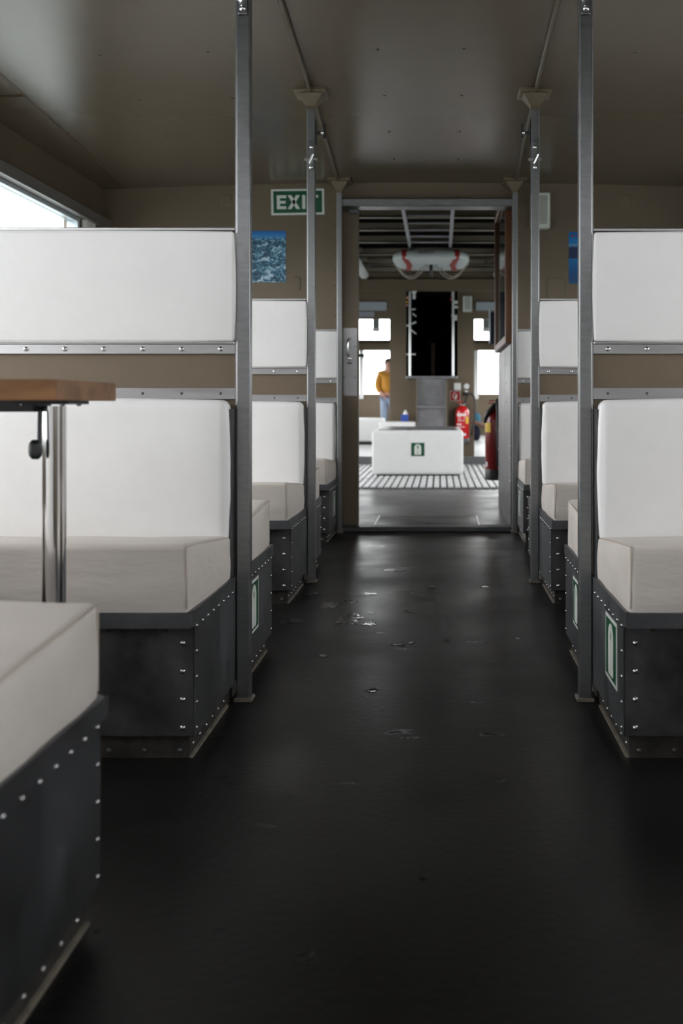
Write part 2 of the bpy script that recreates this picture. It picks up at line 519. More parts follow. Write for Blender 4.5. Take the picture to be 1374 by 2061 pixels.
# worn, damp chips in the floor covering
fl_ = bpy.data.objects['floor']
M_WET = mat('damp_worn_floor', (0.008, 0.0078, 0.0076), 0.16, rvar=0.08, vscale=25, bump=0.25, bscale=40)
rc = random.Random(5)
for px, py, rx, ry in ((618, 1196, .045, .022), (660, 1218, .05, .03), (698, 1248, .055, .05), (742, 1256, .03, .02), (704, 1210, .03, .016), (745, 1195, .035, .014), (822, 1230, .018, .012), (800, 1297, .022, .010), (828, 1294, .012, .008), (748, 1389, .017, .009), (870, 1182, .02, .010), (975, 1181, .022, .010), (1040, 1285, .012, .008), (790, 1148, .05, .012), (650, 1320, .015, .008), (900, 1290, .01, .006), (585, 1250, .05, .03), (850, 1768, .007, .003)):
    d_ = F * EYE / (py - VY); x_ = (px - VX) / F * d_
    m = MB()
    n_ = 18
    ring = []
    for i in range(n_):
        a_ = 2 * math.pi * i / n_; q_ = rc.uniform(.45, 1.15)
        ring.append((x_ + rx * q_ * math.cos(a_), d_ + ry * 2.2 * q_ * math.sin(a_)))
    m.prism(ring, 'z', -.0005, .0007)
    m.build('worn_chip', M_WET, fl_)

# ceiling, three sheets with seams, screws as parts
m = MB()
xs = [XL + (XR - XL) * i / 120 for i in range(121)]
pts = [(x, ceil_z(x)) for x in xs] + [(x, ceil_z(x) + .04) for x in reversed(xs)]
m.prism(pts, 'y', YN, YF)
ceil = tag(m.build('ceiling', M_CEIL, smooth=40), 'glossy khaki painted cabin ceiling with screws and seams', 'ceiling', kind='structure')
def on_ceiling(px, py):
    z = 1.32
    for _ in range(6):
        d = F * z / (VY - py); x = (px - VX) / F * d
        z = ceil_z(x) - EYE
    return Vector((x, d, EYE + z))
M_SCREWD = mat('painted_screw', (0.05, 0.042, 0.03), 0.4)
rivets(ceil, [on_ceiling(*p) for p in ((200, 112), (418, 105), (279, 202), (336, 274), (467, 197), (760, 100), (933, 98), (773, 192), (928, 192), (783, 265), (925, 265), (793, 320), (922, 320), (1278, 106), (1272, 200))], 0.0065, '-z', name='screw', material=M_SCREWD)
# longitudinal seam strips at the sides of the ceiling
for sg, xa, xb in ((-1, -1.325, -1.856), (1, 1.185, 1.716)):
    m = MB()
    n_ = 12
    for i in range(n_):
        y_a, y_b = -2.0 + (YF + 2.0) * i / n_, -2.0 + (YF + 2.0) * (i + 1) / n_
        x_a, x_b = xa + (xb - xa) * i / n_, xa + (xb - xa) * (i + 1) / n_
        m.tube([(x_a, y_a, ceil_z(x_a) + .002), (x_b, y_b, ceil_z(x_b) + .002)], .007, 6)
    m.build('seam_strip', M_CEIL, ceil)
for yy in (0.6, 4.15):
    for a, b in ((XL, -1.735), (1.595, XR)):
        MB().box(a, b, yy - .006, yy + .006, ceil_z((a + b) / 2) - .006, ceil_z(a) + .02).build('seam_strip', M_CEIL, ceil)

# window bands along both sides
WZ0, WZ1 = Z(-0.12), Z(1.015)
WTOP = {-1: Z(1.015), 1: Z(0.80)}
WBOT = {-1: Z(-0.12), 1: Z(0.22)}  # unseen right-hand windows made smaller to dim that side
WR = [(-4.0, -2.65), (-2.55, -1.0), (-0.9, 0.75), (0.85, 2.42), (2.52, 4.1), (4.2, 5.52)]
def side_wall(side, name, x, label):
    s = -1 if side == 'left' else 1
    a, b = (x - .09, x) if s < 0 else (x, x + .09)
    m = MB()
    zt = ceil_z(x) + .03
    WZ0, WZ1 = WBOT[s], WTOP[s]
    m.box(a, b, YN, YF + .1, 0, WZ0)
    m.box(a, b, YN, YF + .1, WZ1 + .02, zt)
    ys = [YN] + [v for r in WR for v in r] + [YF + .1]
    for i in range(0, len(ys), 2):
        m.box(a, b, ys[i], ys[i + 1], WZ0, WZ1 + .02)
    w = m.build(name, M_WALL)
    tag(w, label, 'wall', kind='structure')
    # aluminium window header box
    xi = x - s * .05
    hb = MB().box(min(x, xi), max(x, xi), YN + .05, YF - .005, Z(1.035), Z(1.095), bevel=.004).build('trim_%d' % (4 if s < 0 else 5), mat('header_grey', (0.22, 0.205, 0.195), 0.45, metal=0.3))
    tag(hb, 'grey boxed window header along the %s' % ('side wall behind the table' if s < 0 else 'side wall opposite the table'), 'trim', kind='structure')
    MB().box(xi - .002 if s < 0 else xi - .001, xi + .001 if s < 0 else xi + .002, YN + .05, YF - .005, Z(1.033), Z(1.038)).build('header_edge', M_RAIL, hb)
    return w
wl = side_wall('left', 'wall_left', XL, 'khaki cabin side wall behind the wooden table')
wr_ = side_wall('right', 'wall_right', XR, 'khaki cabin side wall opposite the wooden table')
wi = 0
for s, x in ((-1, XL), (1, XR)):
    WZ0, WZ1 = WBOT[s], WTOP[s]
    for k, (y0, y1) in enumerate(WR):
        wi += 1
        side = 'table' if s < 0 else 'loudspeaker'
        last = k == len(WR) - 1
        t = thing('window_%d' % wi, (x + s * .03, (y0 + y1) / 2, WZ0), 'long aluminium framed window on the %s side, %s' % (side, ('next to the door wall' if last else 'number %d back from the door wall' % (len(WR) - k))), 'window', kind='structure')
        xa, xb = (x - .06, x - .0) if s < 0 else (x, x + .06)
        m = MB()
        m.box(xa, xb, y0, y1, WZ1 - .0, WZ1 + .02); m.box(xa, xb, y0, y1, WZ0, WZ0 + .025)
        m.box(xa, xb, y0, y0 + .03, WZ0 + .025, WZ1); m.box(xa, xb, y1 - .03, y1, WZ0 + .025, WZ1)
        m.build('frame', mat('window_frame_alu', (0.55, 0.60, 0.64), 0.35, metal=0.4), t)
        xg = x + s * .035
        MB().box(xg - .003, xg + .003, y0 + .03, y1 - .03, WZ0 + .025, WZ1).build('pane', M_GLASS, t)
        portal(x + s * .07, (y0 + y1) / 2, (WZ0 + WZ1) / 2, y1 - y0 - .06, WZ1 - WZ0, (-s, 0, 0))

# rear wall with unseen windows sized for light on the cushions (behind the photographer)
m = MB()
zt = Z(1.36)
RW = [(-1.7, -0.75), (-0.6, 0.42), (0.57, 1.55)]
m.box(XL, XR, YN - .06, YN, 0, Z(.3)); m.box(XL, XR, YN - .06, YN, Z(1.0), zt)
e = [XL] + [v for r in RW for v in r] + [XR]
for i in range(0, len(e), 2):
    m.box(e[i], e[i + 1], YN - .06, YN, Z(.3), Z(1.0))
tag(m.build('wall_near', M_WALL), 'khaki rear cabin wall behind the photographer', 'wall', kind='structure')
for k, (a, b) in enumerate(RW):
    wi += 1
    t = thing('window_%d' % wi, ((a + b) / 2, YN - .03, Z(.3)), 'unseen rear cabin window %s' % ('on the table side', 'over the aisle', 'on the loudspeaker side')[k], 'window', kind='structure')
    MB().box(a, b, YN - .035, YN - .029, Z(.3), Z(1.0)).build('pane', M_GLASS, t)
    m = MB(); m.box(a, b, YN - .05, YN + .01, Z(.97), Z(1.0)); m.box(a, b, YN - .05, YN + .01, Z(.3), Z(.33)); m.box(a, a + .03, YN - .05, YN + .01, Z(.33), Z(.97)); m.box(b - .03, b, YN - .05, YN + .01, Z(.33), Z(.97))
    m.build('frame', MATS['window_frame_alu'], t)
    portal((a + b) / 2, YN - .08, Z(.65), b - a, .7, (0, 1, 0))

# door wall
DX0, DX1 = -0.597, 0.443
m = MB()
def wall_poly(x0, x1, z0):
    n = 10
    xs_ = [x0 + (x1 - x0) * i / n for i in range(n + 1)]
    return [(x0, z0)] + [(x1, z0)] + [(x, ceil_z(x) + .015) for x in reversed(xs_)]
m.prism(wall_poly(XL - .02, DX0, 0), 'y', YF, YF + .04)
m.prism(wall_poly(DX1, XR + .02, 0), 'y', YF, YF + .04)
m.prism(wall_poly(DX0, DX1, Z(1.19)), 'y', YF, YF + .04)
wf = tag(m.build('wall_far', M_WALL), 'khaki painted end wall with the doorway to the deck', 'wall', kind='structure')
rivets(wf, [(DX0 - .028, YF, Z(.35 + .09 * i)) for i in range(10)], .004, '-y', single=False, material=M_SCREWD)
# lipping where the deckhead meets the wall
for (px, py, w_, h_) in ((456, 403, 22, 21), (1259, 403, 22, 21), (597, 571, 15, 28), (1118, 580, 36, 40)):
    p = at(px, py, YF)
    MB().box(p.x - w_ / F * YF / 2, p.x + w_ / F * YF / 2, YF - .005, YF + .01, p.z - h_ / F * YF / 2, p.z + h_ / F * YF / 2, bevel=.003).build('cover_plate', M_WALL, wf)

# door frame lintel (aluminium)
LZ0, LZ1 = Z(1.17), Z(1.214)
tag(MB().box(DX0 - .01, DX1 + .01, YF - .07, YF + .05, LZ0, LZ1, bevel=.003).build('trim_1', M_ALU), 'brushed aluminium lintel across the top of the doorway', 'lintel', kind='structure')
tag(MB().box(DX0, DX1, YF - .05, YF + .08, 0.0, 0.028, bevel=.004).build('trim_2', M_STEEL), 'low dark metal threshold in the doorway', 'threshold', kind='structure')

# ================================================================== POSTS
# (aisle side x0..x1 , y, label)
def post(x0, x1, y, s, label, bracket=True, hooks=True, depth=.034):
    t = thing('support_post', ((x0 + x1) / 2, y, 0), label, 'post', 'aluminium posts along the aisle')
    xc = (x0 + x1) / 2
    zc = ceil_z(xc)
    zt = zc - .075
    y0, y1 = y, y + depth
    yc = (y0 + y1) / 2
    MB().box(x0, x1, y0, y1, 0.004, zt, bevel=.003, seg=2).build('tube', M_ALU, t)
    # bright corner lip towards the wall
    xe = x0 if s < 0 else x1
    MB().box(xe - (.003 if s < 0 else 0), xe + (0 if s < 0 else .003), y0 + .004, y0 + .012, Z(.0), zt).build('edge_lip', M_RAIL, t)
    MB().box(x0 - .006, x1 + .006, y0 - .006, y1 + .006, 0, .010, bevel=.002).build('foot_plate', M_SEAL, t)
    b = MB()
    b.frustum((xc, yc, zc - .016), (.10, .10), (xc, yc, zc - .062), (x1 - x0 + .006, depth + .006))
    b.box(x0 - .003, x1 + .003, y0 - .003, y1 + .003, zc - .078, zc - .06)
    b.box(xc - .068, xc + .068, yc - .068, yc + .068, zc - .014, zc + .004, bevel=.003)
    b.build('ceiling_bracket', M_WALL, t)
    if hooks:
        zl = Z(1.0)
        xs_ = x1 if s < 0 else x0           # aisle side
        sg = 1 if s < 0 else -1
        pl = MB().box(xc - .013, xc + .013, y0 - .006, y0, zl - .016, zl + .115, bevel=.004, seg=2).build('latch_plate', M_ALU, t)
        rivets(pl, [(xc, y0 - .006, zl), (xc + sg * .002, y0 - .006, zl + .085)], .0085, '-y', name='screw', material=M_CHROME)
        MB().box(x0 - .011, x1 + .011, y0 - .012, y0 + .012, zl + .03, zl + .037, bevel=.001).build('cross_pin', M_RAIL, t)
        MB().cyl((xc - .008, y0 - .012, zl + .015), (xc + .010, y0 - .014, zl + .052), .006, 10).build('latch_lever', M_CHROME, t)
        h = MB()
        h.box(min(xs_, xs_ + sg * .006), max(xs_, xs_ + sg * .006), y0 + .006, y1 - .006, zl + .10, zl + .20)
        h.box(min(xs_, xs_ + sg * .034), max(xs_, xs_ + sg * .034), yc - .006, yc + .006, zl + .142, zl + .156)
        h.box(min(xs_ + sg * .034, xs_ + sg * .042), max(xs_ + sg * .034, xs_ + sg * .042), yc - .010, yc + .010, zl + .125, zl + .188, bevel=.003)
        h.build('door_hook', M_BLACKMETAL, t)
        MB().sphere((xs_ + sg * .030, yc - .008, zl + .149), .008).build('hook_bolt', M_CHROME, t, smooth=180)
    return t

UY = [0.93, 2.53, 4.205, 5.86]            # partition planes
LX = [-0.498, -0.518, -0.562, -0.606]     # aisle ends of the left benches
RX = [0.372, 0.388, 0.420, 0.456]
PW = .036
post(LX[1] + .0035, LX[1] + PW + .002, UY[1] - .02, -1, 'aluminium post at the aisle end of the bench behind the wooden table')
post(RX[1] - PW, RX[1] - .0035, UY[1] - .02, 1, 'aluminium post beside the largest bench across the aisle from the table')
post(LX[2] + .0035, LX[2] + PW, UY[2] - .02, -1, 'aluminium post standing in front of the green EXIT sign')
post(RX[2] - PW, RX[2] - .0035, UY[2] - .02, 1, 'aluminium post standing in front of the white wall loudspeaker')
post(-.6025, -.575, UY[3] - .035, -1, 'door frame post on the side with the lever handle', hooks=False, depth=.04)
post(.4245, .4525, UY[3] - .035, 1, 'door frame post beside the wood framed showcase', hooks=False, depth=.04)
post(LX[0] + .0035, LX[0] + PW + .002, UY[0] - .02, -1, 'aluminium post outside the frame near the camera, table side')
post(RX[0] - PW, RX[0] - .0035, UY[0] - .02, 1, 'aluminium post outside the frame near the camera, far from the table')

# conduits on the ceiling from bracket to bracket
def conduit(pts, label):
    m = MB().tube([Vector((x, y, ceil_z(x) - .008)) for x, y in pts], .010, 8)
    tag(m.build('ceiling_conduit', M_CEIL, smooth=60), label, 'conduit', 'khaki conduits along the ceiling')
conduit([(LX[0], -3.9), (LX[0] + .018, UY[0]), (LX[1] + .018, UY[1]), (LX[2] + .018, UY[2]), (-.597, UY[3] - .01)], 'khaki conduit along the ceiling above the posts on the EXIT sign side')
conduit([(RX[0], -3.9), (RX[0] - .018, UY[0]), (RX[1] - .018, UY[1]), (RX[2] - .018, UY[2]), (.443, UY[3] - .01)], 'khaki conduit along the ceiling above the posts on the loudspeaker side')

# ================================================================== PARTITIONS AND BENCHES
def partition(xs, xw, y, s, label, front=True, back=True, single=True, dz=0.0):
    """upright seat divider: khaki sheet, white head pads, aluminium rails with screws"""
    x0, x1 = (xw, xs) if s < 0 else (xs, xw)
    t = thing('seat_divider', ((x0 + x1) / 2, y, 0.3), label, 'seat divider', 'seat dividers beside the aisle')
    xi0, xi1 = x0 + .001, x1 - .001
    MB().box(xi0, xi1, y - .006, y + .006, 0.318, Z(.446 - dz)).build('sheet', M_PANEL, t)
    MB().box(xi0, xi1, y - .018, y + .018, Z(.441 - dz), Z(.449 - dz), bevel=.0015).build('top_rail', M_RAIL, t)
    sp = .0985
    for f, on in ((-1, front), (1, back)):
        if not on:
            continue
        ya, yb = (y - .030, y - .006) if f < 0 else (y + .006, y + .030)
        m = MB().soft((xi0 + .0005, ya, Z(.1605)), (xi1 - .0005, yb, Z(.437 - dz)), .005, .005, n=(18, 2, 8))
        m.build('head_pad', M_VINYL, t, smooth=180)
        yr0, yr1 = (y - .016, y - .006) if f < 0 else (y + .006, y + .016)
        r1 = MB().box(xi0, xi1, yr0, yr1, Z(.129), Z(.154), bevel=.001)
        r1.box(xi0, xi1, y + f * .006, y + f * .022, Z(.154), Z(.160), bevel=.001)
        r1 = r1.build('middle_rail', M_RAIL, t)
        r2 = MB().box(xi0, xi1, yr0, yr1, Z(.014), Z(.044), bevel=.001).build('lower_rail', M_RAIL, t)
        n = int((x1 - x0 - .06) / sp)
        yy = y + f * .016
        px = [(xs - .037 * (1 if s < 0 else -1)) + (-1 if s < 0 else 1) * sp * i for i in range(n)]
        fc = '-y' if f < 0 else '+y'
        if f < 0:
            rivets(r1, [(x, yy, Z(.1415)) for x in px], .0068, fc, single=single, name='screw', material=M_CHROME)
            rivets(r2, [(x, yy, Z(.029)) for x in px], .0040, fc, single=single, name='screw', material=M_STEEL)
    return t

def bench(xs, xw, y, f, depth, s, label, single=True, slope=True):
    """one bench: s = side of aisle, f = -1 faces the camera, +1 faces the door"""
    sg = -1 if s < 0 else 1                       # direction from aisle to wall
    lo = lambda a, b: (min(a, b), max(a, b))
    yf = y + f * depth                            # front edge of tray
    t = thing('bench', ((xs + xw) / 2, y + f * depth / 2, 0), label, 'bench', 'white upholstered benches along the aisle')
    # steel box
    yb0, yb1 = lo(yf - f * .035, y + f * .012)
    x0, x1 = lo(xs, xw)
    base = MB().box(x0, x1, yb0, yb1, .05, .290, bevel=.002).build('base_box', M_BOX, t)
    # side sheet with bent lip, on the aisle end
    xa0, xa1 = lo(xs, xs - sg * .0025)
    y0, y1 = lo(yf, y + f * .012)
    side = MB().prism([(yf, .318), (yf, .288), (yf - f * .034, .284), (yf - f * .034, .052), (y + f * .012, .052), (y + f * .012, .318)], 'x', xa0, xa1).build('side_sheet', M_STEEL, t)
    rim = MB()
    rim.box(*lo(xs - sg * .0026, xw), *lo(yf + f * .0004, yf - f * .010), .288, .318)
    rim.box(*lo(xs, xs + sg * .008), y0, y1, .288, .318)
    rim.box(x0, x1, y0, y1, .286, .292)
    rim.build('tray_rim', M_STEEL, t)
    # plinth and sealant
    xk = xs + sg * .014
    yk = yf - f * .052
    k = MB().box(*lo(xk, xw), *lo(yk, y + f * .012), 0, .05).build('plinth', M_KICK, t)
    sl = MB(); sl.box(*lo(xk, xk - sg * .007), *lo(yk - f * .0, y + f * .06), 0, .005)
    sl.build('sealant_strip', M_SEAL, t)
    # rivets
    fx = '+x' if s < 0 else '-x'
    fy = '-y' if f < 0 else '+y'
    xo = xs - sg * .0025
    L = depth - .05
    rows = [(xo, yf - f * (.046 + i * .052), .283) for i in range(int(L / .052))]
    rows += [(xo, yf - f * .046, .283 - .054 * i) for i in range(1, 5)]
    rivets(side, rows, .0042, fx, single=single)
    rivets(k, [(xk, yk - f * (.03 + i * .06), .022) for i in range(int((depth - .1) / .06))], .004, fx, single=single)
    rivets(base, [(xs + sg * .024, yf - f * .035, .248 - i * .0595) for i in range(4)], .0066, fy, single=single)
    rivets(base, [(xs + sg * (.06 + .03 * i + (.03 if i else 0)), yf - f * .035, .278) for i in range(4)], .006, fy, single=single, material=M_KICK)
    rivets(k, [(xs + sg * (.035 + .075 * i), yk, .016) for i in range(6)], .0055, fy, single=single, material=M_STEEL)
    # seat cushion: front edge higher than the back
    xc0, xc1 = lo(xs + sg * .007, xw)
    yc0, yc1 = lo(yf - f * .008, y + f * .014)
    D = yc1 - yc0
    zt = Z(-.290); zb = .305
    def rake(p, u):
        w = (u[1] * -f + 1) / 2 if True else 0     # 0 at front edge, 1 at the back
        k_ = (p.z + (zt - zb) / 2) / (zt - zb)
        p.z -= max(0, k_) * .042 * w
        # the upper front edge rolls outwards, pinched at the corner seam
        return p
    m = MB().soft((xc0, yc0, zb), (xc1, yc1, zt), .014, .006, n=(26, 12, 6), fn=rake, wr=.004, seed=xs * 31 + y)
    c = m.build('seat_cushion', M_SEAT, t, smooth=180)
    ye = yf - f * .010
    xe = xs + sg * .0095
    sm = MB()
    sm.tube([(xe, ye, zb + .02), (xe, ye - f * .001, zb + .06), (xe, ye, zt - .008)], .0016, 6)
    sm.tube([(xe, ye, zt - .006), (xe - sg * 0, yf - f * depth * .5, zt - .024), (xe, y + f * .06, zt - .041)], .0016, 6)
    sm.build('seam', M_SEAM, c, smooth=180)
    # back cushion
    bt = .066
    ya, yb = lo(y + f * .008, y + f * (.008 + bt))
    xb0, xb1 = lo(xs + sg * .010, xw)
    def lean(p, u):
        return p
    m = MB().soft((xb0, ya, Z(-.345)), (xb1, yb, Z(.012)), .020, .006, n=(24, 3, 14), wr=.002, seed=y + 3)
    m.build('back_cushion', M_VINYL, t, smooth=180)
    # steel edging beside the back cushion
    xx = lo(xs + sg * .002, xs + sg * .006)
    MB().box(xx[0], xx[1], *lo(y + f * .010, y + f * .050), .318, Z(-.01)).build('edge_strip', M_STEEL, t)
    return t

FD = [0, .47, .50, .52]
BD = [.555, .55, .50, 0]
names = {0: 'nearest row', 1: 'first row', 2: 'middle row', 3: 'row at the door wall'}
XWL, XWR = XL + .003, XR - .003
benches = [
    (-1, 0, 1, 'white bench cut off by the frame edge in front of the wooden table'),
    (-1, 1, -1, 'long white bench facing the camera right behind the wooden table'),
    (-1, 1, 1, 'white bench mostly hidden behind the post nearest the table'),
    (-1, 2, -1, 'white bench facing the camera below the mountain poster'),
    (-1, 2, 1, 'white bench mostly hidden behind the post under the EXIT sign'),
    (-1, 3, -1, 'small looking white bench against the end wall beside the sliding door'),
    (1, 0, 1, 'white bench outside the frame next to the camera'),
    (1, 1, -1, 'large white bench with a green lifejacket sign across from the table'),
    (1, 1, 1, 'white bench showing a sliver behind the nearest post opposite the table'),
    (1, 2, -1, 'white bench facing the camera below the blue lake poster'),
    (1, 2, 1, 'white bench hidden behind the post below the loudspeaker'),
    (1, 3, -1, 'small looking white bench against the end wall beside the showcase'),
]
for s, k, f, lab in benches:
    bench((LX if s < 0 else RX)[k], XWL if s < 0 else XWR, UY[k] if not (k == 3) else YF - .012, f, FD[k] if f < 0 else BD[k], s, lab, single=(k <= 1))
partition(LX[1], XL + .004, UY[1], -1, 'wide white padded divider above the bench behind the table')
partition(RX[1], XR - .004, UY[1], 1, 'white padded divider cut off by the frame edge, blue poster beside it', dz=.002)
partition(LX[2], XL + .004, UY[2], -1, 'white padded divider between the two posts below the mountain poster', single=False)
partition(RX[2], XR - .004, UY[2], 1, 'white padded divider between the posts below the blue lake poster', single=False)
partition(LX[3] - .001, XL + .004, YF - .012, -1, 'narrow looking white padded wall panel beside the sliding door', back=False, single=False)
partition(RX[3] + .001, XR - .004, YF - .012, 1, 'narrow looking white padded wall panel beside the showcase', back=False, single=False)
partition(LX[0], XL + .004, UY[0], -1, 'white padded divider outside the frame, table side of the camera')
partition(RX[0], XR - .004, UY[0], 1, 'white padded divider outside the frame, other side of the camera')

# ================================================================== TABLE
t = thing('table', (-1.26, 1.75, 0), 'wooden table on a chrome leg between the facing benches', 'table')
MB().box(-1.9, -.617, 1.6, 1.895, Z(.0075), Z(.0415), bevel=.0025, seg=2).build('tabletop', M_WOOD, t)
m = MB()
m.box(-1.3, -.70, 1.71, 1.79, Z(-.012), Z(.0075)); m.build('support_bar', M_BLACKMETAL, t)
mp_ = MB().box(-.735, -.635, 1.70, 1.80, Z(.001), Z(.0073), bevel=.001).build('mounting_plate', M_BLACKMETAL, t)
rivets(mp_, [(-.65, 1.712, Z(.001)), (-.72, 1.712, Z(.001)), (-.65, 1.79, Z(.001)), (-.72, 1.79, Z(.001))], .005, '-z', name='bolt')
m = MB().lathe([(.0205, .02), (.0205, EYE - .002)], (-.679, 1.75, 0), 28)
m.build('leg', M_CHROME, t, smooth=50)
MB().lathe([(.055, 0), (.055, .006), (.03, .014), (.021, .03)], (-.679, 1.75, 0), 32).build('foot', M_CHROME, t, smooth=40)
m = MB()
m.tube([(-.6915, 1.72, Z(-.010)), (-.6915, 1.718, Z(-.035)), (-.691, 1.716, Z(-.072))], .0042, 8)
m.soft((-.7075, 1.709, Z(-.092)), (-.688, 1.721, Z(-.062)), .0055, .002, n=(3, 2, 4))
m.build('locking_lever', M_BLACKMETAL, t, smooth=60)

# ================================================================== SIGNS ON THE DOOR WALL AND BENCHES
def poly_on(bm_mb, pts, origin, U, V, N, thick):
    A = [bm_mb.bm.verts.new(origin + U * u + V * v) for u, v in pts]
    B = [bm_mb.bm.verts.new(origin + U * u + V * v + N * thick) for u, v in pts]
    n = len(pts)
    bm_mb.bm.faces.new(A[::-1]); bm_mb.bm.faces.new(B)
    for i in range(n):
        bm_mb.bm.faces.new((A[i], A[(i + 1) % n], B[(i + 1) % n], B[i]))
def rect(u0, u1, v0, v1):
    return [(u0, v0), (u1, v0), (u1, v1), (u0, v1)]

def exit_sign():
    o = at(599, 406.5, YF)
    t = thing('exit_sign', o, 'green EXIT sign with a white border on the end wall', 'sign')
    a = math.radians(0.9)
    U = Vector((math.cos(a), 0, math.sin(a))); V = Vector((-math.sin(a), 0, math.cos(a))); N = Vector((0, -1, 0))
    w, h = .316, .154
    m = MB(); poly_on(m, rect(-w / 2, w / 2, -h / 2, h / 2), o, U, V, N, .0025); m.build('border', M_SIGNW, t)
    w2, h2 = w - .026, h - .024
    m = MB(); poly_on(m, rect(-w2 / 2, w2 / 2, -h2 / 2, h2 / 2), o + N * .0025, U, V, N, .001); m.build('green_field', M_GREEN, t)
    oo = o + N * .0035
    H = .082; y0 = -H / 2 - .001; st = .019
    def letter(polys):
        m = MB()
        for p in polys:
            poly_on(m, p, oo, U, V, N, .0008)
        m.build('letter', M_SIGNW, t)
    u = -.124
    letter([rect(u, u + st, y0, y0 + H), rect(u + st, u + .056, y0, y0 + .017), rect(u + st, u + .052, y0 + H / 2 - .008, y0 + H / 2 + .008), rect(u + st, u + .056, y0 + H - .017, y0 + H)])
    u = -.060; w_ = .074
    letter([[(u, y0), (u + .023, y0), (u + w_, y0 + H), (u + w_ - .023, y0 + H)], [(u + w_ - .023, y0), (u + w_, y0), (u + .023, y0 + H), (u, y0 + H)]])
    u = .027
    letter([rect(u, u + st, y0, y0 + H)])
    u = .057; w_ = .066
    letter([rect(u, u + w_, y0 + H - .017, y0 + H), rect(u + w_ / 2 - st / 2, u + w_ / 2 + st / 2, y0, y0 + H - .017)])
exit_sign()

def life_sign(o, U, V, N, w, h, label, border=.008, square=False):
    t = thing('lifejacket_sign', o, label, 'sign', 'green lifejacket signs')
    if border:
        m = MB(); poly_on(m, rect(-w / 2, w / 2, -h / 2, h / 2), o, U, V, N, .0012); m.build('border', M_SIGNW, t)
    m = MB(); poly_on(m, rect(-w / 2 + border, w / 2 - border, -h / 2 + border, h / 2 - border), o + N * .0012, U, V, N, .0006); m.build('green_field', M_GREEN, t)
    # lifejacket pictogram: arch with two panels
    a = w * (.26 if square else .215); hh = h * .40
    def half(sg):
        p = [(sg * a * .04, -hh), (sg * a * .8, -hh), (sg * a, -hh + a * .2)]
        for i in range(9):
            an = math.pi / 2 * i / 8
            p.append((sg * a * math.cos(an), hh - a + a * math.sin(an)))
        p.append((sg * a * .02, hh))
        for i in range(7):
            an = math.pi / 2 - math.pi * i / 6
            p.append((sg * max(a * .04, a * .24 * math.cos(an)), hh - a * .9 + a * .34 * math.sin(an)))
        return p
    m = MB()
    for sg in (1, -1):
        p = half(sg)
        poly_on(m, p if sg > 0 else p[::-1], o + N * .0018, U, V, N, .0006)
    m.build('pictogram', M_SIGNW, t)
    return t
UX = Vector((1, 0, 0)); UYv = Vector((0, 1, 0)); UZ = Vector((0, 0, 1))
life_sign(Vector((RX[1] - .0028, 2.232, .200)), -UYv, UZ, -UX, .145, .145, 'green lifejacket sign on the steel end of the large bench opposite the table')
life_sign(Vector((LX[1] + .0028, 2.745, .195)), UYv, UZ, UX, .145, .145, 'green lifejacket sign on the bench end behind the post nearest the table')
life_sign(Vector((LX[3] + .0028, 5.66, .19)), UYv, UZ, UX, .135, .135, 'green lifejacket sign on the bench end beside the sliding door')
life_sign(Vector((RX[3] - .0028, 5.66, .19)), -UYv, UZ, -UX, .135, .135, 'green lifejacket sign on the bench end below the showcase')
life_sign(Vector((RX[1] - .0028, 2.80, .19)), -UYv, UZ, -UX, .135, .135, 'green lifejacket sign seen edge-on behind the post opposite the table')

def poster(x0, x1, y0, y1, material, label):
    p, q = at(x0, y1, YF), at(x1, y0, YF)
    o = MB().box(p.x, q.x, YF - .0025, YF - .0002, p.z, q.z).build('poster', material)
    return tag(o, label, 'poster')
poster(486, 575, 465, 568, M_POSTER_A, 'poster of a snowy mountain panorama under blue sky')
o = poster(1144, 1190, 467, 571, M_POSTER_B, 'blue lake poster with a red mark, half hidden by a post')
c = at(1151, 475, YF)
m = MB().lathe([(.0085, -.0034), (.0085, -.0026)], (c.x, YF, c.z), 16, axis='y'); m.box(c.x + .008, c.x + .07, YF - .0034, YF - .0026, c.z - .004, c.z + .003)
m.build('red_mark', mat('poster_red', lin((120, 60, 90)), 0.5), o)

def speaker(px0, px1, py0, py1, d, label, depth=.07):
    p, q = at(px0, py1, d), at(px1, py0, d)
    t = thing('loudspeaker', ((p.x + q.x) / 2, d, p.z), label, 'loudspeaker', 'white wall loudspeakers')
    MB().box(p.x, q.x, d - depth, d - .0005, p.z, q.z, bevel=.008, seg=3).build('housing', M_CREAM, t)
    e = (q.x - p.x) * .16
    MB().box(p.x + e, q.x - e, d - depth - .003, d - depth + .002, p.z + e * 1.3, q.z - e, bevel=.001).build('grille', M_GRILLE, t)
    return t
speaker(1066, 1104.5, 392, 463, YF, 'white loudspeaker on the end wall behind a post')

# ================================================================== SLIDING DOOR
t = thing('door_1', (-.85, YF + .07, .03), 'khaki sliding door leaf pushed open with a steel lock plate', 'door', kind='structure')
MB().box(-1.35, at(722, 0, 6.0).x, YF + .055, YF + .095, .03, Z(1.168), bevel=.003).build('leaf', M_WALL, t)
ydr = YF + .055
p, q = at(690.5, 797, ydr), at(718.3, 660, ydr)
pl = MB().box(p.x, q.x, ydr - .004, ydr, p.z, q.z, bevel=.001).build('lock_plate', M_RAIL, t)
M_LOCK = mat('screw_dark', (0.12, 0.12, 0.13), 0.4, metal=0.8)
rivets(pl, [at(x, y, ydr - .004) for x, y in ((693, 698), (715, 697), (693, 759.5), (715, 760), (693, 794))], .0042, '-y', name='screw', material=M_LOCK)
a, b = at(703, 682, ydr - .004), at(703, 716, ydr - .004)
h = MB().tube([a + Vector((.006, 0, 0)), a + Vector((-.002, -.03, -.004)), a + Vector((-.008, -.036, -.02)), b + Vector((-.008, -.036, .012)), b + Vector((-.002, -.03, -.002)), b], .0065, 10)
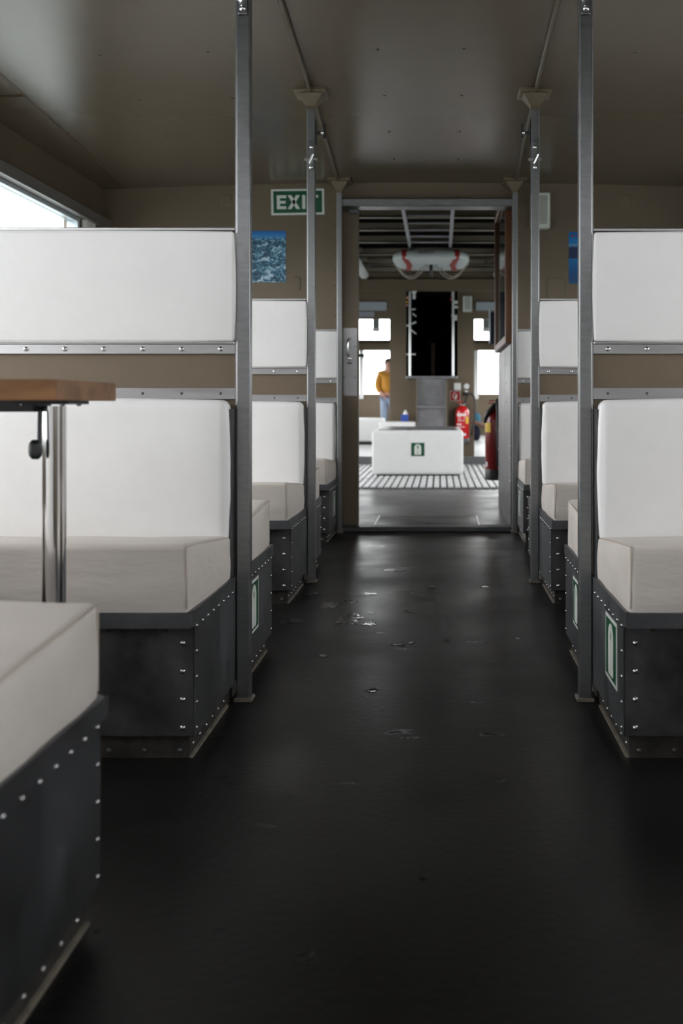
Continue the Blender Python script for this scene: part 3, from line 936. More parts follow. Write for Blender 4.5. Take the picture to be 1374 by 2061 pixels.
h.build('pull_handle', M_CHROME, pl, smooth=180)
c = at(703, 721.5, ydr - .004)
MB().lathe([(.012, 0), (.012, -.006), (.009, -.008)], c, 16, axis='y').build('key_cylinder', M_CHROME, pl, smooth=50)
c = at(703.5, 731, ydr - .004)
MB().box(c.x - .015, c.x + .013, c.y - .004, c.y, c.z - .005, c.z + .005, bevel=.001).build('keyhole_cover', M_LOCK, pl)
e = at(722, 715, ydr + .02)
m = MB(); m.prism([(e.x - .004, e.z - .012), (e.x + .022, e.z - .012 + .004), (e.x + .018, e.z - .024), (e.x + .033, e.z - .006), (e.x + .03, e.z + .008), (e.x - .004, e.z + .008)], 'y', e.y - .006, e.y + .006)
m.build('latch_hook', M_BLACKMETAL, t)
c = at(712, 427, ydr)
MB().box(c.x - .028, c.x + .03, ydr - .02, ydr, c.z - .013, c.z + .013, bevel=.003).build('roller_bracket', M_STEEL, t)

# ================================================================== DECK ROOM BEYOND THE DOOR
DL, DR = -2.1, 1.95
Y2 = 12.4                             # partition at the far end of the deck room
tag(MB().box(DL, DR, YF + .04, Y2 + .1, .0005, .004).build('floor_deck', M_DECK), 'grey worn deck floor beyond the doorway', 'floor', kind='structure')
# hatch in the floor
t = thing('floor_hatch', (-.08, 6.33, .004), 'flush floor hatch with bright metal edges just beyond the threshold', 'hatch')
hx0, hx1, hy0, hy1 = -.41, .25, 6.03, 6.66
MB().box(hx0 + .012, hx1 - .012, hy0 + .012, hy1 - .012, .004, .0055).build('lid', M_FLOOR, t)
for a_, b_, c_, d_ in ((hx0, hx0 + .012, hy0, hy1), (hx1 - .012, hx1, hy0, hy1)):
    MB().box(a_, b_, c_, d_, .004, .010, bevel=.001).build('edge_strip', mat('bright_edge', (0.75, 0.75, 0.76), 0.35, metal=0.4), t)
for a_, b_, c_, d_ in ((hx0 + .012, hx1 - .012, hy0, hy0 + .012), (hx0 + .012, hx1 - .012, hy1 - .012, hy1)):
    MB().box(a_, b_, c_, d_, .004, .006).build('edge_strip', M_STEEL, t)

# deck-room shell
def deck_wall(x, s, name, label):
    a, b = (x - .06, x) if s < 0 else (x, x + .06)
    m = MB()
    m.box(a, b, YF + .04, Y2 + 9, 0, Z(.0)); m.box(a, b, YF + .04, Y2 + 9, Z(1.0), Z(1.95))
    ys = [YF + .04, 6.6, 8.3, 8.5, 10.2, 10.4, 12.1, 12.8, 14.6, 14.8, 16.6, 16.8, 18.6, 18.8, 20.6, Y2 + 9]
    for i in range(0, len(ys), 2):
        m.box(a, b, ys[i], ys[i + 1], Z(0), Z(1.0))
    w = tag(m.build(name, M_WALL), label, 'wall', kind='structure')
    for i in range(1, len(ys) - 1, 2):
        MB().box((a + b) / 2 - .003, (a + b) / 2 + .003, ys[i], ys[i + 1], Z(0), Z(1.0)).build('window_pane', M_GLASS, w)  # unseen side windows put in to light the deck room
        portal(x + s * .08, (ys[i] + ys[i + 1]) / 2, Z(.5), ys[i + 1] - ys[i], 1.0, (-s, 0, 0))
deck_wall(DL, -1, 'wall_deck_left', 'side wall of the deck room on the EXIT sign side')
deck_wall(DR, 1, 'wall_deck_right', 'side wall of the deck room on the showcase side')
m = MB(); m.box(DL, XL, YF + .0, YF + .04, 0, Z(1.95)); m.box(XR, DR, YF, YF + .04, 0, Z(1.95)); m.box(XL, XR, YF + .002, YF + .04, Z(1.34), Z(1.95))
tag(m.build('wall_deck_near', M_WALL), 'wall above the doorway seen from the deck room', 'wall', kind='structure')
ZB = Z(1.63)
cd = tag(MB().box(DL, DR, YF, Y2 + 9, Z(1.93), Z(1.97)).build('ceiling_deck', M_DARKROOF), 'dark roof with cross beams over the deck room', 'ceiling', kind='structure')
for k, yb in enumerate([6.7, 7.35, 8.0, 8.62, 9.25, 9.95, 10.75, 11.55, 12.25]):
    m = MB()
    m.box(DL, DR, yb, yb + .012, ZB, ZB + .065); m.box(DL, DR, yb, yb + .075, ZB, ZB + .012)
    m.build('beam', M_BEAM, cd)

# raised floor and step of the front saloon
tag(MB().box(DL, DR, Y2 - .05, Y2 + 8.7, .0, .11).build('floor_saloon', M_LIGHTFLOOR), 'pale raised floor of the front saloon', 'floor', kind='structure')
MBs = MB().box(DL, DR, Y2 - .062, Y2 - .05, 0.004, .11)
tag(MBs.build('trim_3', mat('grey_riser', (0.20, 0.20, 0.21), 0.4)), 'grey step riser up to the front saloon', 'step', kind='structure')

# far partition with two doorways and the dark stair opening
PX0, PX1 = at(784, 0, Y2).x, at(954, 0, Y2).x
OX0, OX1 = at(817, 0, Y2).x, at(920.5, 0, Y2).x
OZ0, OZ1 = at(0, 757, Y2).z, at(0, 586, Y2).z
DT = at(0, 642, Y2).z
m = MB()
m.box(PX0, OX0, Y2, Y2 + .05, .11, DT); m.box(OX1, PX1, Y2, Y2 + .05, .11, DT)
m.box(OX0, OX1, Y2, Y2 + .05, .11, OZ0)
m.box(DL, OX0, Y2, Y2 + .05, DT, Z(1.90)); m.box(OX1, DR, Y2, Y2 + .05, DT, Z(1.90)); m.box(OX0, OX1, Y2, Y2 + .05, OZ1, Z(1.90))
m.box(DL, PX0 - .72, Y2, Y2 + .05, .11, DT); m.box(PX1 + .72, DR, Y2, Y2 + .05, .11, DT)
wp = tag(m.build('wall_deck_far', M_WALL), 'khaki partition with two doorways and a dark stair opening', 'wall', kind='structure')
tag(MB().box(DL, DR, Y2 - .05, Y2 - .0005, at(0, 586, Y2).z, at(0, 562, Y2).z, bevel=.006).build('trim_6', M_WALL), 'khaki header beam across the top of the far partition', 'beam', kind='structure')
# stair well behind the opening, its shade put in as black lining
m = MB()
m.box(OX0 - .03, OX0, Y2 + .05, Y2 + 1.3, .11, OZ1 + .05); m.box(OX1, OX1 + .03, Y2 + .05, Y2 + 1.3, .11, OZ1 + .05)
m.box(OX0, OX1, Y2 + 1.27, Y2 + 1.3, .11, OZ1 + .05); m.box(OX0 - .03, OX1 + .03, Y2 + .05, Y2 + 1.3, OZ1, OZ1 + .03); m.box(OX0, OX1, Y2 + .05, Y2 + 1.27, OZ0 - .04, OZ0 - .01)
w2 = tag(m.build('wall_stairwell', M_DARK), 'black lining standing for shade in the stair opening of the partition', 'wall', kind='structure')
a, b = at(867, 756, Y2 + 1.2), at(875, 690, Y2 + 1.2)
MB().box(a.x, b.x, Y2 + 1.2, Y2 + 1.27, OZ0, b.z, bevel=.004).build('wooden_post', M_BROWNWOOD, w2)

t = thing('stair_unit', ((OX0 + OX1) / 2, Y2 - .1, .11), 'steel steps leading up to the dark opening', 'stairs')
sx0, sx1 = at(839, 0, Y2 - .1).x, at(898, 0, Y2 - .1).x
MB().box(OX0, OX1, Y2 - .09, Y2 - .0005, OZ0 - .035, OZ0, bevel=.006, seg=2).build('sill', M_STEP, t)
MB().box(sx0, sx1, Y2 - .05, Y2 - .0005, at(0, 816, Y2).z, OZ0 - .035).build('riser', M_STEP, t)
MB().box(sx0 - .01, sx1 + .01, Y2 - .20, Y2 - .02, at(0, 822, Y2).z, at(0, 816, Y2).z, bevel=.004).build('tread', M_STEP, t)
MB().box(sx0, sx1, Y2 - .12, Y2 - .0005, .11, at(0, 822, Y2).z).build('riser', M_STEP, t)
for sx in (sx0 - .012, sx1):
    MB().box(sx, sx + .012, Y2 - .20, Y2 - .0005, .11, OZ0 - .036).build('side_cheek', mat('cheek_khaki', KHAKI, 0.45), t)

def handrail(px, label, items):
    x = at(px, 0, Y2 - .03).x
    t = thing('handrail', (x, Y2 - .03, OZ0), label, 'handrail', 'chrome handrails at the stair opening')
    MB().cyl((x, Y2 - .03, OZ0), (x, Y2 - .03, OZ1 - .01), .0155, 12).build('pole', mat('satin_pole', (0.72, 0.73, 0.74), 0.3, metal=0.6), t, smooth=60)
    for kind, args in items:
        if kind == 'bar':
            p, q = at(args[0], args[1], Y2 - .02), at(args[2], args[3], Y2 - .02)
            MB().cyl(p, q, args[4], 8).build('bracket', M_WHITE, t, smooth=60)  # white bar standing in for a reflection at the pole
        else:
            p = at(args[0], args[1], Y2 - .02)
            MB().sphere(p, args[2], args[3]).build('spot_bead', args[4], t, smooth=180)  # bead standing in for a bright or coloured spot at the opening
PINK = mat('pink_tag', (0.6, 0.30, 0.26), 0.5)
handrail(824.5, 'chrome handrail with white bars for reflections and coloured tags at the dark opening', [
    ('bar', (817, 713, 836, 713, .010)), ('bar', (828, 652, 837, 648, .012)), ('bar', (817, 655, 822, 655, .014)), ('bar', (828, 623, 836, 622, .009)),
    ('bar', (827, 664, 837, 672, .008)), ('bar', (830, 631, 837, 637, .008)), ('bar', (833, 592, 833, 602, .018)),
    ('spot_bead', (833, 588, .03, (1, .7, .8), M_WHITE)), ('spot_bead', (820, 599, .02, (1, .7, 1), PINK)), ('spot_bead', (819, 614, .015, (1, .7, 1), PINK)), ('spot_bead', (819, 607.5, .015, (1, .7, 1), M_YELLOW))])
handrail(911.5, 'chrome handrail with white beads for bright spots at the dark opening, nearer the extinguishers', [
    ('spot_bead', (917, 617.5, .032, (1, .7, .6), M_WHITE)), ('spot_bead', (917, 608, .026, (1, .7, .9), M_WHITE)), ('bar', (916.5, 634, 916.5, 645, .018)), ('spot_bead', (909, 635, .013, (1, .7, 1), M_GREYSIGN)),
    ('bar', (910.5, 589, 910.5, 597, .014)), ('spot_bead', (908, 602, .02, (1, .7, 1.3), M_FLOATRED))])

# small fittings on the partition
speaker(931, 949, 597, 628, Y2, 'small white loudspeaker beside the dark stair opening', depth=.08)
def plate(name, px0, px1, py0, py1, d, material, label, cat, th=.03, bevel=.004):
    p, q = at(px0, py1, d), at(px1, py0, d)
    return tag(MB().box(p.x, q.x, d - th, d - .0005, p.z, q.z, bevel=bevel, seg=2).build(name, material), label, cat)
plate('sign_board', 700, 778, 608, 625, Y2, M_GREYSIGN, 'pale grey sign board over the doorway beside the sliding door', 'sign')
plate('notice_plate', 705, 753, 627.5, 638, Y2, mat('lilac_plate', (0.36, 0.36, 0.42), 0.4), 'small lilac grey notice strip under a sign board', 'sign', th=.015)
plate('sign_board', 957, 1030, 608, 625, Y2, M_GREYSIGN, 'pale grey sign board over the doorway beside the showcase', 'sign')
plate('wall_switch', 913, 927, 771, 785, Y2, M_WHITE, 'square white switch plate above the red fire sign', 'switch', th=.02)
c = at(938, 777.5, Y2)
t = thing('wall_socket', c, 'round white wall fitting above the hose', 'socket')
MB().lathe([(.037, 0), (.037, -.015), (.03, -.025)], c, 20, axis='y').build('face', M_WHITE, t, smooth=50)
c2 = at(938, 791, Y2)
t = thing('wall_hook', c2, 'small black bracket with a white cap above the extinguisher hose', 'bracket')
MB().box(c2.x - .03, c2.x + .03, Y2 - .04, Y2 - .0005, c2.z - .03, c2.z + .015, bevel=.008).build('body', M_BLACK, t)
MB().box(c2.x - .02, c2.x + .02, Y2 - .045, Y2 - .02, c2.z + .01, c2.z + .03, bevel=.005).build('cap', M_WHITE, t)
# fire sign
p, q = at(905.5, 807, Y2), at(926, 787, Y2)
t = thing('fire_sign', ((p.x + q.x) / 2, Y2, p.z), 'red fire extinguisher sign with a white pictogram', 'sign')
MB().box(p.x, q.x, Y2 - .006, Y2 - .0005, p.z, q.z).build('border', M_SIGNW, t)
MB().box(p.x + .005, q.x - .005, Y2 - .008, Y2 - .006, p.z + .005, q.z - .005).build('red_field', mat('sign_red', (0.33, 0.008, 0.015), 0.4), t)
cx = (p.x + q.x) / 2; s_ = (q.x - p.x)
m = MB()
m.prism([(cx - .012, p.z + .02), (cx + .012, p.z + .02), (cx + .024, p.z + .06), (cx + .02, p.z + .09), (cx + .002, p.z + .068)], 'y', Y2 - .0095, Y2 - .008)
m.tube([(cx - .018, Y2 - .009, p.z + .03), (cx - .03, Y2 - .009, p.z + .06), (cx - .02, Y2 - .009, p.z + .09), (cx + .004, Y2 - .009, p.z + .1)], .005, 6)
m.build('pictogram', M_SIGNW, t)

# ---------------------------------------------------------------- fire extinguishers
def extinguisher(c, h, r, label, hose, body_mat, labels, bracket_dir):
    """c = centre of the base"""
    c = Vector(c)
    t = thing('fire_extinguisher', c, label, 'extinguisher', 'red fire extinguishers')
    prof = [(r * .96, h * .12), (r, h * .14), (r, h * .74), (r * .93, h * .80), (r * .68, h * .86), (r * .3, h * .89), (r * .26, h * .92)]
    MB().lathe(prof, c, 28).build('cylinder', body_mat, t, smooth=60)
    MB().lathe([(r * .9, 0), (r * 1.02, .004), (r * 1.02, h * .13), (r * .98, h * .14)], c, 28).build('foot_ring', M_BLACK, t, smooth=50)
    MB().lathe([(r * .3, h * .90), (r * .34, h * .93), (r * .2, h * .96)], c, 16).build('valve', M_RAIL, t, smooth=50)
    m = MB()
    m.box(c.x - r * .75, c.x + r * .2, c.y - .012, c.y + .012, c.z + h * .955, c.z + h * .97)
    m.box(c.x - r * .65, c.x + r * .2, c.y - .010, c.y + .010, c.z + h * .985, c.z + h)
    m.build('trigger', M_RED if labels else M_BLACK, t)
    MB().tube([c + Vector(p) for p in hose], .0125 if r > .07 else .012, 10).build('hose', M_BLACK, t, smooth=180)
    bk = Vector(bracket_dir)
    m = MB(); m.box(*sorted((c.x + bk.x * r * .9 - abs(bk.y) * .02, c.x + bk.x * (r + .02) + abs(bk.y) * .02)), *sorted((c.y + bk.y * r * .9 - abs(bk.x) * .02, c.y + bk.y * (r + .02) + abs(bk.x) * .02)), c.z + h * .2, c.z + h * .9)
    m.build('wall_bracket', M_STEEL, t)
    def patch(a0, a1, z0, z1, material, nm):
        m = MB(); n = 8; rr = r * 1.008
        g = [[m.bm.verts.new(c + Vector((rr_ * math.cos(a0 + (a1 - a0) * i / n), rr_ * math.sin(a0 + (a1 - a0) * i / n), z))) for i in range(n + 1)] for rr_, z in ((rr, z0 * h), (rr, z1 * h))]
        for i in range(n):
            m.bm.faces.new((g[0][i], g[0][i + 1], g[1][i + 1], g[1][i]))
        m.build(nm, material, t, smooth=180)
    for a0, a1, z0, z1, mt, nm in labels:
        patch(math.radians(a0), math.radians(a1), z0, z1, mt, nm)
    return t
ec = at(930, 894, Y2 - .12)
extinguisher((ec.x, ec.y, ec.z), .53, .085, 'bright red extinguisher with white label standing out beside the steel steps',
    [(0, -.02, .49), (.03, -.06, .52), (.06, -.06, .60), (.10, -.05, .625), (.145, -.05, .59), (.16, -.05, .48), (.15, -.05, .34), (.125, -.05, .2), (.11, -.05, .10)], M_RED,
    [(215, 300, .66, .71, M_WHITE, 'white_label'), (205, 222, .30, .40, M_WHITE, 'white_label'), (215, 262, .45, .475, M_WHITE, 'white_label'), (235, 290, .40, .415, M_WHITE, 'white_label'), (240, 300, .20, .26, M_WHITE, 'white_label'), (230, 290, .55, .56, M_WHITE, 'white_label'), (300, 330, .48, .64, M_YELLOW, 'yellow_label'), (215, 235, .215, .25, M_WHITE, 'white_label')], (0, 1, 0))
EY = 7.5
ec = Vector((.42, EY, Z(-.565)))
extinguisher(ec, .60, .079, 'dark red extinguisher with yellow label hanging at the showcase wall',
    [(.01, -.02, .55), (.01, -.05, .60), (.01, -.07, .55), (.012, -.088, .42), (.014, -.092, .25), (.014, -.09, .10)], mat('deep_red', (0.20, 0.005, 0.007), 0.3, coat=0.4),
    [(185, 240, .60, .72, M_YELLOW, 'yellow_label'), (200, 218, .17, .23, M_WHITE, 'white_mark')], (1, 0, 0))
fe = bpy.data.objects['fire_extinguisher.001']
MB().tube([fe.location + Vector(p) for p in ((-.08, -.02, .43), (-.076, -.03, .47), (-.055, -.045, .51), (-.02, -.04, .55), (.0, -.03, .575))], [.010, .016, .02, .018, .012], 8).build('carry_strap', M_BLACK, fe, smooth=180)
# ---------------------------------------------------------------- showcase wall
lk = thing('steel_locker', (.82, 6.6, 0), 'riveted steel clad locker wall beyond the doorway under the showcase', 'locker')
MB().box(.425, 1.25, YF + .06, 7.22, .004, Z(.37), bevel=.003).build('cladding', mat('cladding_steel', (0.145, 0.138, 0.143), 0.42, metal=0.85, var=0.2, vscale=5, rvar=0.1), lk)
MB().box(.44, 1.25, YF + .06, 7.2, Z(.37), Z(1.62)).build('upper_panel', M_WALL, lk)
MB().box(.502, 1.25, 7.22, 8.25, .004, Z(1.62)).build('rear_panel', M_WALL, lk)
rivets(lk, [(.425, YF + .1, .08 + .07 * i) for i in range(15)] + [(.425, 7.19, .08 + .07 * i) for i in range(15)], .005, '-x', single=False)
rivets(lk, [(.425, 6.35, .05 + .12 * i) for i in range(9)], .005, '-x', single=False, material=M_STEEL)

sc = thing('showcase', (.42, 6.6, Z(.37)), 'wall showcase with a dark wooden frame beside the doorway', 'showcase')
y0, y1, z0, z1 = 6.0, 7.2, Z(.375), Z(1.36)
for (a_, b_, c_, d_) in ((y0, y0 + .05, z0, z1), (y1 - .05, y1, z0, z1), (y0 + .05, y1 - .05, z0, z0 + .05), (y0 + .05, y1 - .05, z1 - .05, z1)):
    MB().box(.395, .44, a_, b_, c_, d_, bevel=.004).build('frame', M_BROWNWOOD, sc)
MB().box(.425, .4395, y0 + .05, y1 - .05, z0 + .05, z1 - .05).build('backing', mat('showcase_backing', (0.10, 0.11, 0.13), 0.5), sc)
MB().box(.412, .416, y0 + .05, y1 - .05, z0 + .05, z1 - .05).build('pane', M_GLASS, sc)
for k, (a_, b_, c_, d_, col) in enumerate(((6.1, 6.5, .5, .9, (0.02, 0.03, 0.06)), (6.55, 7.1, .45, .8, (0.05, 0.06, 0.09)), (6.6, 7.0, .88, 1.15, (0.35, 0.36, 0.38)))):
    MB().box(.421, .4245, a_, b_, Z(c_), Z(d_)).build('notice_sheet', mat('notice_%d' % k, col, 0.4), sc)

# hanging navy case beyond it
p, q = at(985, 692, 9.9), at(1010, 628, 9.9)
t = thing('hanging_case', ((p.x + q.x) / 2, 9.9, p.z), 'dark navy case hanging in front of the far doorway', 'case')
MB().box(p.x, q.x + .1, 9.9, 10.02, p.z, q.z, bevel=.012, seg=2).build('body', M_NAVY, t)
MB().box(p.x - .002, p.x + .006, 9.892, 10.0, p.z + .01, q.z + .03, bevel=.004).build('edge_strip', M_GREYSIGN, t)  # paler strip standing in for the lit edge of the case
MB().cyl((p.x + .10, 9.985, q.z), (p.x + .10, 9.985, ZB + .001), .006).build('hanger', M_STEEL, t)

# ---------------------------------------------------------------- white lifejacket box
BY0, BY1 = 10.2, 11.85
bx0, bx1 = at(748, 0, BY0).x, at(932, 0, BY0).x
t = thing('lifejacket_box', ((bx0 + bx1) / 2, (BY0 + BY1) / 2, .02), 'long white box seat with a green sign in the middle of the deck', 'box')
MB().soft((bx0, BY0, .035), (bx1, BY1, Z(-.262)), .03, .004, n=(10, 12, 6)).build('body', M_VINYL, t, smooth=180)
MB().box(bx0 + .06, bx1 - .06, BY0 + .05, BY1 - .05, Z(-.264), Z(-.254), bevel=.003).build('top_plate', M_STEP, t)
MB().box(bx0 + .05, bx1 - .05, BY0 + .03, BY1 - .05, .018, .036).build('plinth', M_KICK, t)
sgc = at(840.5, 904.5, BY0 - .006)
life_sign(sgc, UX, UZ, Vector((0, -1, 0)), .137, .137, 'square green lifejacket sign on the white deck box', border=.001, square=True)

# ---------------------------------------------------------------- white slatted gratings
rows = [(8.82, 9.85), (9.9, 10.9), (10.95, 12.2)]
sl_me = {}
for k, (y0, y1) in enumerate(rows):
    t = thing('deck_grating', (0, (y0 + y1) / 2, .004), 'white slatted deck grating, %s' % ('row nearest the doorway', 'middle row under the white box', 'row nearest the step')[k], 'grating', 'white slatted gratings')
    MB().box(-1.32, 1.25, y0, y1, .0045, .0075).build('backing_mat', mat('grating_gap', (0.10, 0.10, 0.105), 0.6), t)
    x = -1.30
    bm0 = MB().box(-.0225, .0225, -(y1 - y0) / 2 + .015, (y1 - y0) / 2 - .015, .0, .014, bevel=.003)
    me = bpy.data.meshes.new('slat'); bm0.bm.to_mesh(me); bm0.bm.free(); me.materials.append(M_SLAT)
    while x < 1.24:
        o = bpy.data.objects.new('slat', me); COL.objects.link(o); o.parent = t
        o.location = (x, 0, .0035)
        x += .0635

# ---------------------------------------------------------------- ladder under the roof
t = thing('ladder', (-.1, 8.9, Z(1.55)), 'grey ladder stowed flat under the roof beams', 'ladder')
ly0, ly1 = 6.9, 10.35
lz = Z(1.555)
for xa in (at(812, 0, 7.95).x, at(910.5, 0, 7.95).x):
    MB().box(xa - .013, xa + .013, ly0, ly1, lz - .03, lz + .03, bevel=.004).build('rail', mat('ladder_alu', (0.42, 0.42, 0.44), 0.4, metal=0.5), t)
xa, xb = at(812, 0, 7.95).x + .013, at(910.5, 0, 7.95).x - .013
for k in range(10):
    y = 7.15 + .333 * k
    MB().cyl((xa, y, lz), (xb, y, lz), .0105, 8).build('rung', MATS['ladder_alu'], t, smooth=60)
for x in (xa - .013, xb + .013):
    MB().box(x - .02, x + .02, 9.9, 9.93, lz - .034, ZB).build('hanger_strap', M_BLACK, t)

# ---------------------------------------------------------------- rescue float with grab lines
fc = Vector((at(867, 0, 10.0).x, 10.05, Z(1.46)))
t = thing('rescue_float', fc, 'white rescue float with red bands and hanging grab ropes under the ladder', 'rescue float')
RX_, RY_, TH = .385, .46, .045
m = MB(); N1, N2 = 48, 10
def fp(a, b):
    ca, sa = math.cos(a), math.sin(a)
    ex = .62
    k = TH * math.cos(b); zz = TH * math.sin(b)
    rx, ry = RX_ - TH + k, RY_ - TH + k
    return fc + Vector((math.copysign(abs(ca) ** ex, ca) * rx, math.copysign(abs(sa) ** ex, sa) * ry, zz))
rings = [[m.bm.verts.new(fp(2 * math.pi * i / N1, -math.pi / 2 + math.pi * j / N2)) for i in range(N1)] for j in range(N2 + 1)]
for ra, rb in zip(rings, rings[1:]):
    for i in range(N1):
        m.bm.faces.new((ra[i], ra[(i + 1) % N1], rb[(i + 1) % N1], rb[i]))
m.bm.faces.new(rings[0][::-1]); m.bm.faces.new(rings[-1])
m.build('body', mat('float_white', (0.50, 0.54, 0.53), 0.45), t, smooth=60)
for x in (-.255, .255):
    mm = MB()
    prof = []
    def yext(xq):
        u = min(1, abs(xq) / (RX_))
        return RY_ * (1 - u ** (2 / .62)) ** (.62 / 2)
    ye = yext(x) + .004
    pts_ = [(x, -ye + .03, TH + .003), (x, -ye, TH * .5), (x, -ye - .001, -TH * .3), (x * .96, -ye + .05, -TH - .004), (x * .85, 0, -TH - .004), (x * .96, ye - .05, -TH - .004)]
    hw = .026
    va = [[mm.bm.verts.new(fc + Vector((p[0] + dx, p[1], p[2]))) for dx in (-hw, hw)] for p in pts_]
    for A, B in zip(va, va[1:]):
        mm.bm.faces.new((A[0], A[1], B[1], B[0]))
    ob = mm.build('red_band', M_FLOATRED, t)
    so = ob.modifiers.new('thick', 'SOLIDIFY'); so.thickness = .004
def sag(p, q, dz, n=14):
    p, q = Vector(p), Vector(q)
    return [p.lerp(q, i / n) + Vector((0, 0, -dz * 4 * (i / n) * (1 - i / n))) for i in range(n + 1)]
for sg in (-1, 1):
    MB().tube(sag(fc + Vector((sg * .37, -.1, -.03)), fc + Vector((sg * .05, .0, -.048)), .15), .0055, 8).build('grab_rope', M_ROPE, t, smooth=180)
    MB().tube(sag(fc + Vector((sg * .35, .15, -.03)), fc + Vector((sg * .10, .2, -.048)), .10), .0055, 8).build('grab_rope', M_ROPE, t, smooth=180)
MB().box(fc.x - .016, fc.x + .016, fc.y - .03, fc.y + .46, fc.z - .105, fc.z - .046, bevel=.004).build('strap', M_BLACK, t)
# dark printing on the edge: blurred characters, no legible words in the photograph
for i in range(5):
    for j in range(2):
        x = fc.x - .12 + i * .032 + j * .01
        MB().box(x, x + .018, fc.y - RY_ - .002, fc.y - RY_ + .02, fc.z + .0 + j * .024, fc.z + .016 + j * .024).build('print_mark', mat('float_print', (0.16, 0.18, 0.18), 0.6), t)

# ceiling light housings left and right of the float
for sx, lab in ((-1, 'white strip light under the roof on the sliding door side'), (1, 'white strip light under the roof on the showcase side')):
    xc = -.92 if sx < 0 else .70
    t = thing('strip_light', (xc, 11.0, Z(1.55)), lab, 'light', 'unlit strip lights under the deck roof')
    MB().box(xc - .05, xc + .05, 10.0, 12.1, Z(1.555), Z(1.60), bevel=.01).build('housing', M_WHITE, t)
    MB().box(xc - .04, xc + .04, 10.05, 12.05, Z(1.53), Z(1.555), bevel=.01).build('diffuser', mat('diffuser', (0.8, 0.8, 0.78), 0.3), t)
    for y in (10.3, 11.0, 11.7):
        MB().box(xc - .11, xc + .11, y - .012, y + .012, Z(1.60), Z(1.63)).build('hanger', M_RAIL, t)

# ---------------------------------------------------------------- bench pads and things near the partition
p0, p1 = at(764, 0, Y2 - .2).x, at(836, 0, Y2 - .2).x
t = thing('corner_seat', ((p0 + p1) / 2, Y2 - .22, .11), 'low white seat block against the partition under the blue box', 'seat')
MB().soft((p0, Y2 - .42, .16), (p1, Y2 - .064, at(0, 849, Y2 - .3).z), .025, .004, n=(8, 5, 5)).build('cushion', M_VINYL, t, smooth=180)
MB().box(p0 + .02, p1 - .02, Y2 - .40, Y2 - .063, .018, .16).build('base', M_STEEL, t)
zc = at(0, 849, Y2 - .3).z + .004
bp_ = at(815, 0, Y2 - .2)
t = thing('tissue_box', (bp_.x, Y2 - .2, zc), 'small blue box with a white bottle inside on the low seat', 'box')
MB().box(bp_.x - .05, bp_.x + .04, Y2 - .26, Y2 - .16, zc, zc + .085, bevel=.003).build('carton', M_BLUE, t)
MB().lathe([(.028, .05), (.028, .10), (.014, .118), (.014, .135)], (bp_.x + .005, Y2 - .21, zc), 14).build('bottle', M_WHITE, t, smooth=50)

# ================================================================== FRONT SALOON
Y3 = 21.0
m = MB()
fz = lambda py: at(0, py, Y3).z
m.box(DL, DR, Y3, Y3 + .06, .11, fz(793)); m.box(DL, DR, Y3, Y3 + .06, fz(703), fz(684)); m.box(DL, DR, Y3, Y3 + .06, fz(640), Z(1.95))
FW = [(-2.1, -.8), (-.55, .45), (.72, 2.0)]
e = [DL] + [v for r in FW for v in r] + [DR]
for i in range(0, len(e), 2):
    m.box(e[i], e[i + 1], Y3, Y3 + .06, fz(793), fz(703)); m.box(e[i], e[i + 1], Y3, Y3 + .06, fz(684), fz(640))
w3 = tag(m.build('wall_bow', M_WALL), 'khaki bow wall with bright windows beyond the far doorways', 'wall', kind='structure')
for a_, b_ in FW:
    MB().box(a_, b_, Y3 + .02, Y3 + .026, fz(793), fz(703)).build('window_pane', M_GLASS, w3)
    MB().box(a_, b_, Y3 + .02, Y3 + .026, fz(684), fz(640)).build('window_pane', M_GLASS, w3)
    portal((a_ + b_) / 2, Y3 + .1, (fz(793) + fz(703)) / 2, b_ - a_, fz(703) - fz(793), (0, -1, 0))
MB().box(DL, DR, Y3 - .12, Y3, fz(706), fz(690), bevel=.01).build('curtain_rail', M_WALL, w3)
for px in (727, 958):
    p = at(px, 803, Y3 - .05)
    MB().box(p.x - .045, p.x + .045, Y3 - .06, Y3 - .001, p.z, fz(705), bevel=.006).build('window_trim', M_WHITE, w3)
# hanging lamp in each doorway view
for px, d, lab in ((757, 17.0, 'grey lamp with a white glass seen through the doorway beside the sliding door'), (978, 17.0, 'grey lamp with a white glass seen through the doorway beside the showcase')):
    a_, b_ = at(px - 6.5, 660, d), at(px + 6, 640, d)
    t = thing('ceiling_lamp', ((a_.x + b_.x) / 2, d, a_.z), lab, 'lamp', 'grey lamps in the front saloon')
    MB().box(a_.x, b_.x, d - .06, d + .06, a_.z, b_.z + .05, bevel=.008).build('housing', mat('lamp_grey', (0.22, 0.23, 0.23), 0.5), t)
    MB().box((a_.x + b_.x) / 2 - .012, (a_.x + b_.x) / 2 + .012, d - .012, d + .012, b_.z + .05, Z(1.90)).build('stem', M_STEEL, t)
    g = at(px, 664, d)
    MB().soft((a_.x - .01, d - .07, at(0, 668, d).z), (b_.x + .01, d + .07, a_.z), .02, .0, n=(3, 3, 2)).build('glass', M_WHITE, t, smooth=180)
# low white bench
p, q = at(690, 895, 16.0), at(771, 842, 16.0)
t = thing('saloon_bench', ((p.x + q.x) / 2, 16.3, .11), 'white bench block in the front saloon beside the person', 'bench')
MB().soft((p.x - .5, 16.0, .16), (q.x, 16.6, q.z), .03, .005, n=(8, 4, 6)).build('cushion', M_VINYL, t, smooth=180)
MB().box(p.x - .48, q.x - .03, 16.04, 16.58, .11, .165).build('plinth', M_KICK, t)

